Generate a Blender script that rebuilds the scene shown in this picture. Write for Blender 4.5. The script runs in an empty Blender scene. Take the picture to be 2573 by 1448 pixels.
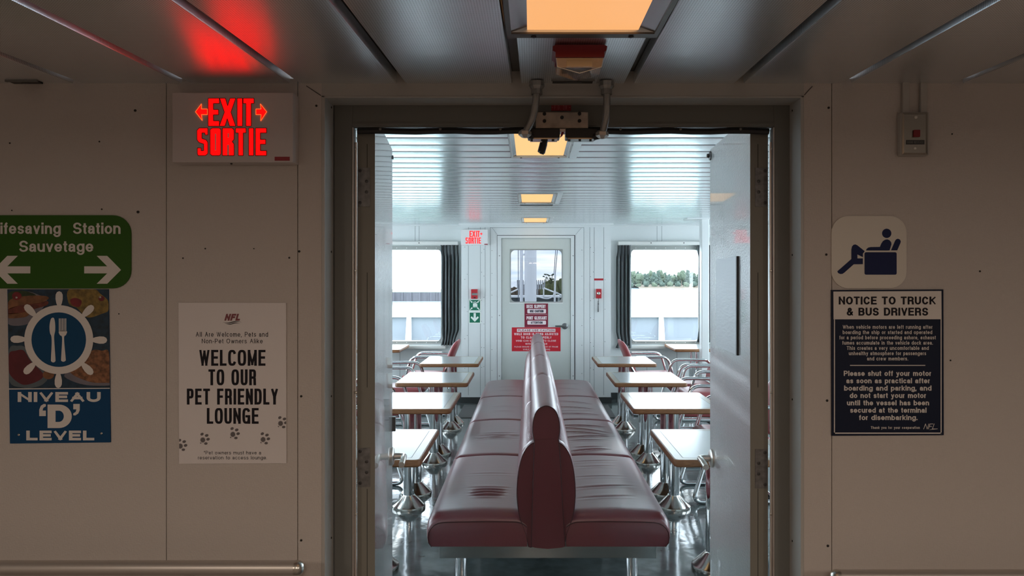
import bpy, bmesh, math, random
from mathutils import Vector, Matrix
from math import sin, cos, pi, radians, sqrt, exp
random.seed(7)
SC = bpy.context.scene
COL = SC.collection

# ------------------------------------------------------------------ camera
F = 1800.0            # focal length in pixels of the 2573 px wide frame
VX, VY = 1334.0, 702.0
CH = 1.6
cam_d = bpy.data.cameras.new('camera')
cam_d.sensor_width = 36.0
cam_d.lens = 36.0 * F / 2573.0
cam_d.shift_x = -(VX - 1286.5) / 2573.0
cam_d.shift_y = -(724.0 - VY) / 2573.0
cam_d.clip_start = 0.05
cam_d.clip_end = 3000
cam = bpy.data.objects.new('camera', cam_d)
cam.location = (0, 0, CH)
cam.rotation_euler = (pi / 2, 0, 0)
COL.objects.link(cam)
SC.camera = cam
SC.view_settings.view_transform = 'Standard'
SC.view_settings.look = 'None'
SC.view_settings.gamma = 1
SC.view_settings.use_curve_mapping = False
SC.view_settings.exposure = 0.0

# ------------------------------------------------------------------ sky
W = bpy.data.worlds.new('sky')
SC.world = W
W.use_nodes = True
nt = W.node_tree
nt.nodes.clear()
wo = nt.nodes.new('ShaderNodeOutputWorld')
bg = nt.nodes.new('ShaderNodeBackground')
bg.inputs['Strength'].default_value = 11.5
tc = nt.nodes.new('ShaderNodeTexCoord')
mp = nt.nodes.new('ShaderNodeMapping')
mp.inputs['Scale'].default_value = (7.0, 7.0, 60.0)
nz = nt.nodes.new('ShaderNodeTexNoise')
nz.inputs['Scale'].default_value = 1.3
nz.inputs['Detail'].default_value = 5
rp = nt.nodes.new('ShaderNodeValToRGB')
rp.color_ramp.elements[0].position = 0.38
rp.color_ramp.elements[0].color = (0.58, 0.72, 0.93, 1)
rp.color_ramp.elements[1].position = 0.62
rp.color_ramp.elements[1].color = (0.93, 0.97, 1.0, 1)
nt.links.new(tc.outputs['Generated'], mp.inputs['Vector'])
nt.links.new(mp.outputs['Vector'], nz.inputs['Vector'])
nt.links.new(nz.outputs['Fac'], rp.inputs['Fac'])
nt.links.new(rp.outputs['Color'], bg.inputs['Color'])
nt.links.new(bg.outputs['Background'], wo.inputs['Surface'])

def area(name, loc, rot, sx, sy, energy, color):
    l = bpy.data.lights.new(name, 'AREA')
    l.shape = 'RECTANGLE'
    l.size, l.size_y = sx, sy
    l.energy = energy
    l.color = color
    o = bpy.data.objects.new(name, l)
    o.location = loc
    o.rotation_euler = rot
    COL.objects.link(o)
    return o

# warm tubes of the corridor's ceiling lamps behind the viewer (their fixtures are built below)
CORR_LAMPS = [(-1.62, -0.75), (0.09, -0.75), (1.80, -0.75)]
for cx, cy in CORR_LAMPS:
    area('lamp_tube', (cx, cy, 2.035), (0, 0, 0), 0.28, 0.70, 20.5, (1.0, 0.83, 0.69))

# ------------------------------------------------------------------ helpers
def P(px, py, d):
    return Vector(((px - VX) / F * d, d, CH - (py - VY) / F * d))
def PX(px, d): return (px - VX) / F * d
def PZ(py, d): return CH - (py - VY) / F * d

def tag(o, label=None, cat=None, group=None, kind=None):
    if label: o['label'] = label
    if cat: o['category'] = cat
    if group: o['group'] = group
    if kind: o['kind'] = kind
    return o

def root(name, loc, label, cat, group=None, rz=0.0):
    o = bpy.data.objects.new(name, None)
    o.location = loc
    o.rotation_euler = (0, 0, rz)
    o.empty_display_size = 0.1
    COL.objects.link(o)
    tag(o, label, cat, group)
    return o

class MB:
    def __init__(s): s.bm = bmesh.new()
    def box(s, x0, x1, y0, y1, z0, z1, bev=0.0, seg=2, mi=0):
        b = bmesh.new() if bev > 0 else s.bm
        c = [Vector((x, y, z)) for x in (x0, x1) for y in (y0, y1) for z in (z0, z1)]
        v = [b.verts.new(q) for q in c]
        fs = [(0, 1, 3, 2), (4, 6, 7, 5), (0, 4, 5, 1), (2, 3, 7, 6), (0, 2, 6, 4), (1, 5, 7, 3)]
        fl = [b.faces.new([v[i] for i in f]) for f in fs]
        for f in fl: f.material_index = mi
        if bev > 0:
            bmesh.ops.bevel(b, geom=b.edges[:], offset=bev, segments=seg, affect='EDGES', profile=0.5)
            for f in b.faces: f.material_index = mi
            s.join(b)
        return s
    def join(s, b, M=None):
        me = bpy.data.meshes.new('tmp')
        if M is not None: bmesh.ops.transform(b, matrix=M, verts=b.verts[:])
        b.to_mesh(me); b.free()
        s.bm.from_mesh(me)
        bpy.data.meshes.remove(me)
    def face(s, pts, mi=0):
        f = s.bm.faces.new([s.bm.verts.new(Vector(p)) for p in pts])
        f.material_index = mi
        return s
    def prism(s, pts, off, mi=0):
        """closed polygon pts (3D) pushed along vector off"""
        off = Vector(off)
        a = [s.bm.verts.new(Vector(p)) for p in pts]
        b = [s.bm.verts.new(Vector(p) + off) for p in pts]
        n = len(a)
        fl = [s.bm.faces.new(a), s.bm.faces.new(b[::-1])]
        for i in range(n):
            fl.append(s.bm.faces.new([a[i], b[i], b[(i + 1) % n], a[(i + 1) % n]]))
        for f in fl: f.material_index = mi
        return s
    def grid(s, rows, cyc=False, cap=False, mi=0):
        vv = [[s.bm.verts.new(Vector(p)) for p in r] for r in rows]
        m = len(vv[0])
        for i in range(len(vv) - 1):
            for j in range(m if cyc else m - 1):
                k = (j + 1) % m
                f = s.bm.faces.new([vv[i][j], vv[i][k], vv[i + 1][k], vv[i + 1][j]])
                f.material_index = mi
        if cap:
            for r in (vv[0][::-1], vv[-1]):
                f = s.bm.faces.new(r); f.material_index = mi
        return s
    def tube(s, pts, r, n=10, cap=True, mi=0):
        pts = [Vector(p) for p in pts]
        rows = []
        t0 = (pts[1] - pts[0]).normalized()
        up = Vector((0, 0, 1)) if abs(t0.z) < 0.9 else Vector((1, 0, 0))
        a = t0.cross(up).normalized()
        for i, p in enumerate(pts):
            if i == 0: t = t0
            elif i == len(pts) - 1: t = (pts[i] - pts[i - 1]).normalized()
            else: t = ((pts[i + 1] - pts[i]).normalized() + (pts[i] - pts[i - 1]).normalized()).normalized()
            a = (a - t * a.dot(t)).normalized()
            b = t.cross(a)
            rr = r[i] if isinstance(r, (list, tuple)) else r
            rows.append([p + (a * cos(2 * pi * k / n) + b * sin(2 * pi * k / n)) * rr for k in range(n)])
        return s.grid(rows, cyc=True, cap=cap, mi=mi)
    def lathe(s, prof, c, axis='Z', n=24, mi=0):
        c = Vector(c)
        rows = []
        for r, h in prof:
            r = max(r, 1e-4)
            if axis == 'Z': rows.append([c + Vector((r * cos(2 * pi * k / n), r * sin(2 * pi * k / n), h)) for k in range(n)])
            elif axis == 'Y': rows.append([c + Vector((r * cos(2 * pi * k / n), h, r * sin(2 * pi * k / n))) for k in range(n)])
            else: rows.append([c + Vector((h, r * cos(2 * pi * k / n), r * sin(2 * pi * k / n))) for k in range(n)])
        return s.grid(rows, cyc=True, cap=True, mi=mi)
    def obj(s, name, mats, parent=None, smooth=False, angle=40):
        bmesh.ops.recalc_face_normals(s.bm, faces=s.bm.faces[:])
        me = bpy.data.meshes.new(name)
        s.bm.to_mesh(me); s.bm.free()
        if not isinstance(mats, (list, tuple)): mats = [mats]
        for m in mats: me.materials.append(m)
        if smooth:
            for p in me.polygons: p.use_smooth = True
            try: me.set_sharp_from_angle(angle=radians(angle))
            except Exception: pass
        o = bpy.data.objects.new(name, me)
        COL.objects.link(o)
        if parent is not None: adopt(o, parent)
        return o

def world_inv(r):
    M = Matrix.LocRotScale(r.location, r.rotation_euler, None)
    if r.parent is not None:
        M = Matrix.LocRotScale(r.parent.location, r.parent.rotation_euler, None) @ r.matrix_parent_inverse @ M
    return M.inverted()
def adopt(o, r):
    o.parent = r
    o.matrix_parent_inverse = world_inv(r)

def copy_tree(o, parent=None, vis=True):
    c = o.copy()
    COL.objects.link(c)
    if parent is not None: c.parent = parent
    for ch in [q for q in bpy.data.objects if q.parent == o]:
        copy_tree(ch, c)
    return c

def fillet(pts, rad, n=6):
    pts = [Vector(p) for p in pts]
    rs = rad if isinstance(rad, (list, tuple)) else [rad] * len(pts)
    out = [pts[0]]
    for i in range(1, len(pts) - 1):
        a, b, c = pts[i - 1], pts[i], pts[i + 1]
        u, v = (a - b), (c - b)
        d = min(rs[i], u.length * 0.49, v.length * 0.49)
        p0, p2 = b + u.normalized() * d, b + v.normalized() * d
        for k in range(n + 1):
            t = k / n
            out.append(p0 * (1 - t) ** 2 + b * 2 * t * (1 - t) + p2 * t * t)
    out.append(pts[-1])
    return out

def rrect(x0, y0, x1, y1, r, n=6):
    out = []
    for cx, cy, a0 in ((x1 - r, y0 + r, -90), (x1 - r, y1 - r, 0), (x0 + r, y1 - r, 90), (x0 + r, y0 + r, 180)):
        for k in range(n + 1):
            a = radians(a0 + 90 * k / n)
            out.append((cx + r * cos(a), cy + r * sin(a)))
    return out
def closed(pts, n=5):
    out = []
    N = len(pts)
    for i in range(N):
        p0, p1, p2, p3 = pts[i - 1], pts[i], pts[(i + 1) % N], pts[(i + 2) % N]
        for k in range(n):
            t = k / n
            out.append(tuple(.5 * (2 * p1[c] + (p2[c] - p0[c]) * t + (2 * p0[c] - 5 * p1[c] + 4 * p2[c] - p3[c]) * t * t + (3 * p1[c] - p0[c] - 3 * p2[c] + p3[c]) * t ** 3) for c in (0, 1)))
    return out
def ell(cx, cy, rx, ry=None, n=24, rot=0):
    ry = rx if ry is None else ry
    return [(cx + rx * cos(2 * pi * k / n) * cos(rot) - ry * sin(2 * pi * k / n) * sin(rot),
             cy + rx * cos(2 * pi * k / n) * sin(rot) + ry * sin(2 * pi * k / n) * cos(rot)) for k in range(n)]

# ------------------------------------------------------------------ materials
def nodes(name):
    m = bpy.data.materials.new(name)
    m.use_nodes = True
    t = m.node_tree
    b = t.nodes['Principled BSDF']
    return m, t, b
def mat(name, col, rough=0.5, metal=0.0, spec=0.5, coat=0.0, emis=None, es=1.0):
    m, t, b = nodes(name)
    b.inputs['Base Color'].default_value = (*col, 1)
    b.inputs['Roughness'].default_value = rough
    b.inputs['Metallic'].default_value = metal
    b.inputs['Specular IOR Level'].default_value = spec
    b.inputs['Coat Weight'].default_value = coat
    if emis:
        b.inputs['Emission Color'].default_value = (*emis, 1)
        b.inputs['Emission Strength'].default_value = es
    return m
def add_noise(m, scale, dist, strength, detail=2, stretch=(1, 1, 1), colvar=0.0, voronoi=False):
    t = m.node_tree
    b = t.nodes['Principled BSDF']
    tc = t.nodes.new('ShaderNodeTexCoord')
    mp = t.nodes.new('ShaderNodeMapping')
    mp.inputs['Scale'].default_value = stretch
    n = t.nodes.new('ShaderNodeTexNoise')
    n.inputs['Scale'].default_value = scale
    n.inputs['Detail'].default_value = detail
    t.links.new(tc.outputs['Object'], mp.inputs['Vector'])
    t.links.new(mp.outputs['Vector'], n.inputs['Vector'])
    if strength > 0:
        bp = t.nodes.new('ShaderNodeBump')
        bp.inputs['Distance'].default_value = dist
        bp.inputs['Strength'].default_value = strength
        t.links.new(n.outputs['Fac'], bp.inputs['Height'])
        t.links.new(bp.outputs['Normal'], b.inputs['Normal'])
    if colvar > 0:
        c = b.inputs['Base Color'].default_value
        r = t.nodes.new('ShaderNodeValToRGB')
        r.color_ramp.elements[0].position = 0.3
        r.color_ramp.elements[1].position = 0.7
        r.color_ramp.elements[0].color = (*[x * (1 - colvar) for x in c[:3]], 1)
        r.color_ramp.elements[1].color = (*[min(1, x * (1 + colvar)) for x in c[:3]], 1)
        t.links.new(n.outputs['Fac'], r.inputs['Fac'])
        t.links.new(r.outputs['Color'], b.inputs['Base Color'])
    return m
def weave(m, scale, dist, strength):
    """fine horizontal/vertical thread relief of a woven wall covering"""
    t = m.node_tree
    b = t.nodes['Principled BSDF']
    tc = t.nodes.new('ShaderNodeTexCoord')
    hs = []
    for st in ((0.25, 1, 1), (1, 1, 0.25)):
        mp = t.nodes.new('ShaderNodeMapping')
        mp.inputs['Scale'].default_value = st
        n = t.nodes.new('ShaderNodeTexNoise')
        n.inputs['Scale'].default_value = scale
        n.inputs['Detail'].default_value = 1
        t.links.new(tc.outputs['Object'], mp.inputs['Vector'])
        t.links.new(mp.outputs['Vector'], n.inputs['Vector'])
        hs.append(n)
    a = t.nodes.new('ShaderNodeMath'); a.operation = 'ADD'
    t.links.new(hs[0].outputs['Fac'], a.inputs[0]); t.links.new(hs[1].outputs['Fac'], a.inputs[1])
    bp = t.nodes.new('ShaderNodeBump')
    bp.inputs['Distance'].default_value = dist
    bp.inputs['Strength'].default_value = strength
    t.links.new(a.outputs[0], bp.inputs['Height'])
    t.links.new(bp.outputs['Normal'], b.inputs['Normal'])
    return m
def perforate(m, step, col, hole):
    """rows of tiny punched holes"""
    t = m.node_tree
    b = t.nodes['Principled BSDF']
    tc = t.nodes.new('ShaderNodeTexCoord')
    sp = t.nodes.new('ShaderNodeSeparateXYZ')
    t.links.new(tc.outputs['Object'], sp.inputs[0])
    outs = []
    for ax in ('X', 'Y'):
        mu = t.nodes.new('ShaderNodeMath'); mu.operation = 'MULTIPLY'; mu.inputs[1].default_value = 2 * pi / step
        t.links.new(sp.outputs[ax], mu.inputs[0])
        si = t.nodes.new('ShaderNodeMath'); si.operation = 'SINE'
        t.links.new(mu.outputs[0], si.inputs[0])
        outs.append(si)
    ad = t.nodes.new('ShaderNodeMath'); ad.operation = 'ADD'
    t.links.new(outs[0].outputs[0], ad.inputs[0]); t.links.new(outs[1].outputs[0], ad.inputs[1])
    gt = t.nodes.new('ShaderNodeMath'); gt.operation = 'GREATER_THAN'; gt.inputs[1].default_value = 1.0
    t.links.new(ad.outputs[0], gt.inputs[0])
    mx = t.nodes.new('ShaderNodeMix'); mx.data_type = 'RGBA'
    mx.inputs[6].default_value = (*col, 1); mx.inputs[7].default_value = (*hole, 1)
    t.links.new(gt.outputs[0], mx.inputs[0])
    t.links.new(mx.outputs[2], b.inputs['Base Color'])
    return m

M = {}
M['wall'] = weave(mat('woven_wall_covering', (0.56, 0.515, 0.48), 0.55, spec=0.35), 420, 0.0010, 0.7)
M['wall_joint'] = mat('wall_panel_joint', (0.17, 0.15, 0.135), 0.8)
M['gap'] = mat('dark_gap', (0.02, 0.02, 0.02), 0.9)
M['trim'] = mat('wall_trim_paint', (0.44, 0.43, 0.405), 0.4)
M['frame'] = mat('grey_frame_paint', (0.165, 0.17, 0.158), 0.45)
M['leaf'] = add_noise(mat('stippled_door_paint', (0.62, 0.65, 0.65), 0.09, spec=0.8, coat=0.8), 175, 0.004, 0.30, 2)
M['leafedge'] = mat('door_edge_paint', (0.22, 0.215, 0.185), 0.5)
M['lounge_wall'] = mat('lounge_wall_panel', (0.74, 0.77, 0.76), 0.35, spec=0.4)
M['joint'] = mat('panel_joint', (0.34, 0.37, 0.37), 0.6)
M['ceil_front'] = perforate(mat('perforated_ceiling_metal', (0.90, 0.93, 0.96), 0.36, metal=1.0), 0.0055, (0.90, 0.93, 0.96), (0.52, 0.54, 0.56))
M['ceil_back'] = perforate(mat('lounge_ceiling_metal', (0.75, 0.78, 0.79), 0.22, metal=0.75), 0.0055, (0.78, 0.81, 0.82), (0.60, 0.62, 0.63))
M['groove'] = mat('ceiling_groove_metal', (0.16, 0.16, 0.155), 0.35, metal=0.6)
M['steel'] = add_noise(mat('brushed_steel', (0.62, 0.60, 0.55), 0.28, metal=1.0), 40, 0.001, 0.1, 2, (1, 1, 12))
M['chrome'] = mat('chrome', (0.82, 0.83, 0.84), 0.07, metal=1.0)
M['flange'] = mat('chromed_flange', (0.62, 0.60, 0.56), 0.16, metal=1.0)
M['alu'] = mat('satin_aluminium', (0.60, 0.56, 0.52), 0.42, metal=0.75)
M['darkmetal'] = mat('dark_metal', (0.10, 0.10, 0.10), 0.4, metal=0.7)
M['black'] = mat('black_plastic', (0.015, 0.016, 0.018), 0.45)
M['conduit'] = mat('grey_conduit', (0.30, 0.30, 0.29), 0.18, metal=0.6)
M['screw'] = mat('dark_screw', (0.03, 0.028, 0.025), 0.5, metal=0.3)
M['hinge'] = add_noise(mat('hinge_steel', (0.20, 0.20, 0.20), 0.5, metal=0.8), 60, 0.001, 0.3, 3, colvar=0.25)
M['white'] = mat('white_paint', (0.80, 0.80, 0.78), 0.4)
M['white_print'] = mat('white_print', (0.74, 0.70, 0.66), 0.5)
M['poster'] = mat('poster_paper', (0.75, 0.71, 0.70), 0.45)
M['ink'] = mat('black_ink', (0.014, 0.013, 0.018), 0.6, spec=0.2)
M['grey_ink'] = mat('grey_ink', (0.14, 0.125, 0.125), 0.6)
M['logo_red'] = mat('logo_dark_red', (0.22, 0.05, 0.06), 0.5)
M['navy'] = mat('navy_plastic', (0.006, 0.012, 0.035), 0.5, spec=0.25)
M['blue'] = mat('picto_blue', (0.006, 0.014, 0.075), 0.5, spec=0.25)
M['signblue'] = mat('sign_blue', (0.003, 0.055, 0.15), 0.5, spec=0.25)
M['wheelblue'] = mat('wheel_blue', (0.003, 0.06, 0.15), 0.5, spec=0.25)
M['green'] = mat('sign_green', (0.035, 0.115, 0.012), 0.5, spec=0.2)
M['cream'] = mat('picto_cream', (0.70, 0.66, 0.58), 0.4)
M['exitbox'] = mat('exit_housing', (0.60, 0.55, 0.54), 0.4)
M['exitbox_far'] = mat('exit_housing_white', (0.80, 0.80, 0.79), 0.4)
M['exitred'] = mat('exit_letter_glow', (0.25, 0.0, 0.0), 0.5, spec=0.1, emis=(1.0, 0.0012, 0.0012), es=3.0)
M['exitrim'] = mat('exit_letter_rim', (0.5, 0.05, 0.01), 0.4, emis=(1.0, 0.12, 0.02), es=1.4)
M['exitred_far'] = mat('exit_letter_red_glow', (0.5, 0.02, 0.02), 0.4, emis=(1.0, 0.03, 0.03), es=1.1)
M['redlabel'] = mat('red_label', (0.30, 0.015, 0.025), 0.4)
M['redlabel_txt'] = mat('engraved_pink', (0.5, 0.12, 0.14), 0.5)
M['strobe_red'] = mat('strobe_red', (0.22, 0.008, 0.015), 0.3)
M['lens'] = mat('lamp_diffuser', (0.25, 0.2, 0.15), 0.5, emis=(1.0, 0.47, 0.175), es=0.95)
M['lens_far'] = mat('lamp_diffuser_bright', (0.25, 0.2, 0.12), 0.5, emis=(1.0, 0.58, 0.20), es=0.95)
M['reflector'] = mat('lamp_reflector', (0.75, 0.78, 0.80), 0.18, metal=0.95)
M['lampframe'] = mat('lamp_frame', (0.13, 0.12, 0.11), 0.4, metal=0.5)
M['plate_steel'] = add_noise(mat('dull_plate_steel', (0.36, 0.34, 0.30), 0.3, metal=1.0), 40, 0.001, 0.1, 2, (1, 1, 12))
M['exitedge'] = mat('exit_letter_edge', (0.08, 0.004, 0.004), 0.5)
M['lampframe_far'] = mat('lamp_frame_light', (0.55, 0.56, 0.54), 0.35, metal=0.5)
M['leather'] = add_noise(mat('maroon_vinyl', (0.135, 0.019, 0.026), 0.37, spec=0.55), 8, 0.004, 0.14, 4, (1.0, 5.0, 1.0))
M['leather'].node_tree.nodes['Principled BSDF'].inputs['IOR'].default_value = 1.6
M['leather'].node_tree.nodes['Principled BSDF'].inputs['Coat Weight'].default_value = 0.7
M['leather'].node_tree.nodes['Principled BSDF'].inputs['Coat Roughness'].default_value = 0.36
M['leather_back'] = mat('maroon_vinyl_back', (0.115, 0.016, 0.022), 0.34, spec=0.55)
M['leather_back'].node_tree.nodes['Principled BSDF'].inputs['IOR'].default_value = 1.66
M['piping'] = mat('dark_piping', (0.05, 0.010, 0.012), 0.4)
M['chair_vinyl'] = mat('rose_vinyl', (0.34, 0.075, 0.08), 0.38, spec=0.5)
M['laminate'] = mat('pale_laminate', (0.50, 0.53, 0.52), 0.2, spec=0.55)
M['border'] = mat('laminate_border', (0.40, 0.37, 0.30), 0.24, spec=0.5)
M['inlay'] = mat('inlay_line', (0.05, 0.05, 0.045), 0.5, spec=0.2)
M['wood'] = add_noise(mat('oak_edging', (0.26, 0.115, 0.045), 0.42), 30, 0.001, 0.1, 4, (1, 1, 8), colvar=0.25)
M['floor'] = add_noise(mat('dark_glossy_lino', (0.085, 0.105, 0.105), 0.10, spec=0.7), 10, 0.010, 0.11, 2, colvar=0.25)
M['corr_floor'] = mat('corridor_lino', (0.20, 0.17, 0.15), 0.5)
M['baseboard'] = mat('black_baseboard', (0.03, 0.035, 0.035), 0.5)
M['matfloor'] = add_noise(mat('dark_mat', (0.07, 0.072, 0.07), 0.8), 200, 0.003, 0.5)
M['curtain'] = add_noise(mat('grey_curtain', (0.165, 0.18, 0.185), 0.8), 300, 0.001, 0.4)
M['farleaf'] = mat('far_door_paint', (0.60, 0.635, 0.60), 0.4)
M['winframe'] = mat('window_frame_grey', (0.36, 0.37, 0.35), 0.4, metal=0.3)
M['sill'] = mat('window_sill', (0.74, 0.74, 0.70), 0.35)
M['safety_green'] = mat('safety_green', (0.005, 0.16, 0.085), 0.4)
M['safety_white'] = mat('safety_white', (0.80, 0.86, 0.80), 0.4)
M['maroon_sign'] = mat('maroon_sign', (0.22, 0.012, 0.035), 0.4)
M['red_sign'] = mat('red_sign', (0.58, 0.014, 0.028), 0.4)
M['red_box'] = mat('red_box', (0.48, 0.02, 0.03), 0.35)
M['pink_print'] = mat('pale_print', (0.85, 0.72, 0.72), 0.5)
M['grey_handle'] = mat('grey_handle', (0.20, 0.21, 0.21), 0.35, metal=0.6)

def glass(name, tint, gloss=0.06):
    m = bpy.data.materials.new(name)
    m.use_nodes = True
    t = m.node_tree
    t.nodes.clear()
    o = t.nodes.new('ShaderNodeOutputMaterial')
    mx = t.nodes.new('ShaderNodeMixShader')
    tr = t.nodes.new('ShaderNodeBsdfTransparent')
    gl = t.nodes.new('ShaderNodeBsdfGlossy')
    tr.inputs['Color'].default_value = (*tint, 1)
    gl.inputs['Roughness'].default_value = 0.02
    mx.inputs['Fac'].default_value = gloss
    t.links.new(tr.outputs[0], mx.inputs[1]); t.links.new(gl.outputs[0], mx.inputs[2])
    t.links.new(mx.outputs[0], o.inputs['Surface'])
    return m
M['pane'] = glass('window_pane', (0.93, 0.96, 0.95))
M['pane_tint'] = glass('tinted_door_pane', (0.315, 0.32, 0.325), 0.03)
M['clear'] = glass('clear_strobe_lens', (0.72, 0.70, 0.70), 0.12)

# ------------------------------------------------------------------ flat artwork and lettering
def flat(mb, pts, d, mi=0):
    mb.face([P(x, y, d) for x, y in pts], mi)
def plate(mb, pts, d, th, mi=0):
    mb.prism([P(x, y, d) for x, y in pts], (0, th, 0), mi)
# ------------------------------------------------------------------ lettering drawn with strokes (a plain grotesque alphabet)
def arc(cx_, cy_, rx, ry, a0, a1, n=10): return [('a', cx_, cy_, rx, ry, radians(a0 + (a1 - a0) * k / n)) for k in range(n + 1)]
XH = .74
def _g():
    G = {}
    d = {}
    d['A'] = (.96, [[(0, 0), (.5, 1)], [(.5, 1), (1, 0)], [(.2, .36), (.8, .36)]])
    d['B'] = (.90, [[(0, 0), (0, 1)], [(0, 1), (.6, 1)] + arc(.6, .765, .34, .235, 90, -90) + [(0, .53)], [(.6, .53)] + arc(.62, .265, .38, .265, 90, -90) + [(0, 0)]])
    d['C'] = (.96, [arc(.5, .5, .5, .5, 38, 322, 20)])
    d['D'] = (.94, [[(0, 0), (0, 1), (.45, 1)] + arc(.45, .5, .55, .5, 90, -90, 16) + [(0, 0)]])
    d['E'] = (.82, [[(1, 1), (0, 1), (0, 0), (1, 0)], [(0, .52), (.9, .52)]])
    d['F'] = (.78, [[(1, 1), (0, 1), (0, 0)], [(0, .5), (.85, .5)]])
    d['G'] = (1.0, [arc(.5, .5, .5, .5, 42, 335, 20) + [(1, .47), (.58, .47)], [(1, .47), (1, 0)]])
    d['H'] = (.92, [[(0, 0), (0, 1)], [(1, 0), (1, 1)], [(0, .52), (1, .52)]])
    d['I'] = (0, [[(.5, 0), (.5, 1)]])
    d['J'] = (.72, [[(1, 1), (1, .3)] + arc(.5, .3, .5, .3, 0, -180) + [(0, .34)]])
    d['K'] = (.94, [[(0, 0), (0, 1)], [(1, 1), (.05, .40)], [(.33, .58), (1, 0)]])
    d['L'] = (.76, [[(0, 1), (0, 0), (1, 0)]])
    d['M'] = (1.12, [[(0, 0), (0, 1)], [(0, 1), (.5, .05)], [(.5, .05), (1, 1)], [(1, 1), (1, 0)]])
    d['N'] = (.92, [[(0, 0), (0, 1)], [(0, 1), (1, 0)], [(1, 0), (1, 1)]])
    d['O'] = (1.02, [arc(.5, .5, .5, .5, 90, 450, 28)])
    d['P'] = (.86, [[(0, 0), (0, 1), (.58, 1)] + arc(.58, .725, .42, .275, 90, -90) + [(0, .45)]])
    d['Q'] = (1.02, [arc(.5, .5, .5, .5, 90, 450, 28), [(.6, .26), (1, -.02)]])
    d['R'] = (.90, [[(0, 0), (0, 1), (.6, 1)] + arc(.6, .74, .38, .26, 90, -90) + [(0, .48)], [(.6, .48)] + arc(.68, .26, .28, .22, 90, 0, 6) + [(1, 0)]])
    d['S'] = (.88, [arc(.5, .74, .46, .26, 20, 270, 14)[:-1] + arc(.5, .25, .5, .25, 90, -162, 16)])
    d['T'] = (.86, [[(0, 1), (1, 1)], [(.5, 1), (.5, 0)]])
    d['U'] = (.92, [[(0, 1), (0, .38)] + arc(.5, .38, .5, .38, 180, 360, 14) + [(1, 1)]])
    d['V'] = (.92, [[(0, 1), (.5, 0)], [(.5, 0), (1, 1)]])
    d['W'] = (1.32, [[(0, 1), (.26, 0)], [(.26, 0), (.5, .95)], [(.5, .95), (.74, 0)], [(.74, 0), (1, 1)]])
    d['X'] = (.92, [[(0, 0), (1, 1)], [(0, 1), (1, 0)]])
    d['Y'] = (.92, [[(0, 1), (.5, .44)], [(.5, .44), (1, 1)], [(.5, .44), (.5, 0)]])
    d['Z'] = (.84, [[(0, 1), (1, 1)], [(1, 1), (0, 0)], [(0, 0), (1, 0)]])
    d['&'] = (.98, [[(1, 0), (.22, .68)] + arc(.44, .80, .24, .20, 200, -20, 12) + [(.60, .66), (.20, .46)] + arc(.38, .26, .38, .26, 120, 300, 12) + [(.92, .42)]])
    d['2'] = (.76, [arc(.5, .70, .48, .30, 165, -30, 12) + [(0, 0), (1, 0)]])
    d['8'] = (.78, [arc(.5, .76, .42, .24, 90, 450, 16), arc(.5, .27, .5, .27, 90, 450, 18)])
    d['*'] = (.34, [[(.5, .66), (.5, 1)], [(0, .74), (1, .92)], [(1, .74), (0, .92)]])
    d['-'] = (.36, [[(0, .38), (1, .38)]])
    d[' '] = (.40, [])
    for k, v in d.items(): G[k] = (v[0], v[1], 'C')
    x = XH
    l = {}
    ring = arc(.5, x / 2, .5, x / 2, 90, 450, 22)
    l['a'] = (.68, [[(.05, .52)] + arc(.48, .53, .44, .21, 165, 0, 10) + [(.92, .12), (1.0, 0)], [(.92, .44), (.5, .40)] + arc(.36, .20, .36, .20, 100, 300, 10) + [(.92, .22)]])
    l['b'] = (.76, [[(0, 0), (0, 1)], ring])
    l['c'] = (.70, [arc(.5, x / 2, .5, x / 2, 42, 318, 16)])
    l['d'] = (.76, [[(1, 0), (1, 1)], ring])
    l['e'] = (.74, [[(.06, .36), (.95, .36)], arc(.5, x / 2, .5, x / 2, -4, 318, 20)])
    l['f'] = (.36, [[(.45, 0), (.45, .78)] + arc(.95, .78, .5, .22, 180, 100, 6), [(0, x), (1, x)]])
    l['g'] = (.76, [ring, [(1, x), (1, -.05)] + arc(.5, -.05, .5, .23, 0, -160, 10)])
    l['h'] = (.72, [[(0, 0), (0, 1)], [(0, .40)] + arc(.5, .42, .5, .32, 170, 0, 10) + [(1, 0)]])
    l['i'] = (0, [[(.5, 0), (.5, x)], [(.5, .97), (.5, 1.0)]])
    l['j'] = (.20, [[(1, x), (1, -.1)] + arc(.3, -.1, .7, .18, 0, -90, 5), [(1, .97), (1, 1)]])
    l['k'] = (.68, [[(0, 0), (0, 1)], [(.95, x), (.05, .27)], [(.34, .43), (1, 0)]])
    l['l'] = (0, [[(.5, 0), (.5, 1)]])
    l['m'] = (1.16, [[(0, 0), (0, x)], [(0, .42)] + arc(.25, .45, .25, .29, 170, 0, 8) + [(.5, 0)], [(.5, .42)] + arc(.75, .45, .25, .29, 170, 0, 8) + [(1, 0)]])
    l['n'] = (.72, [[(0, 0), (0, x)], [(0, .40)] + arc(.5, .42, .5, .32, 170, 0, 10) + [(1, 0)]])
    l['o'] = (.76, [ring])
    l['p'] = (.76, [[(0, -.28), (0, x)], ring])
    l['q'] = (.76, [[(1, -.28), (1, x)], ring])
    l['r'] = (.36, [[(0, 0), (0, x)], [(0, .42)] + arc(.8, .42, .8, .32, 165, 95, 7)])
    l['s'] = (.64, [arc(.5, .55, .45, .19, 22, 262, 11)[:-1] + arc(.5, .185, .5, .185, 85, -158, 12)])
    l['t'] = (.36, [[(.45, 1 - .06), (.45, .2)] + arc(.95, .2, .5, .2, 180, 265, 5), [(0, x), (1, x)]])
    l['u'] = (.72, [[(0, x), (0, .32)] + arc(.5, .32, .5, .32, 180, 360, 12), [(1, x), (1, 0)]])
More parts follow.
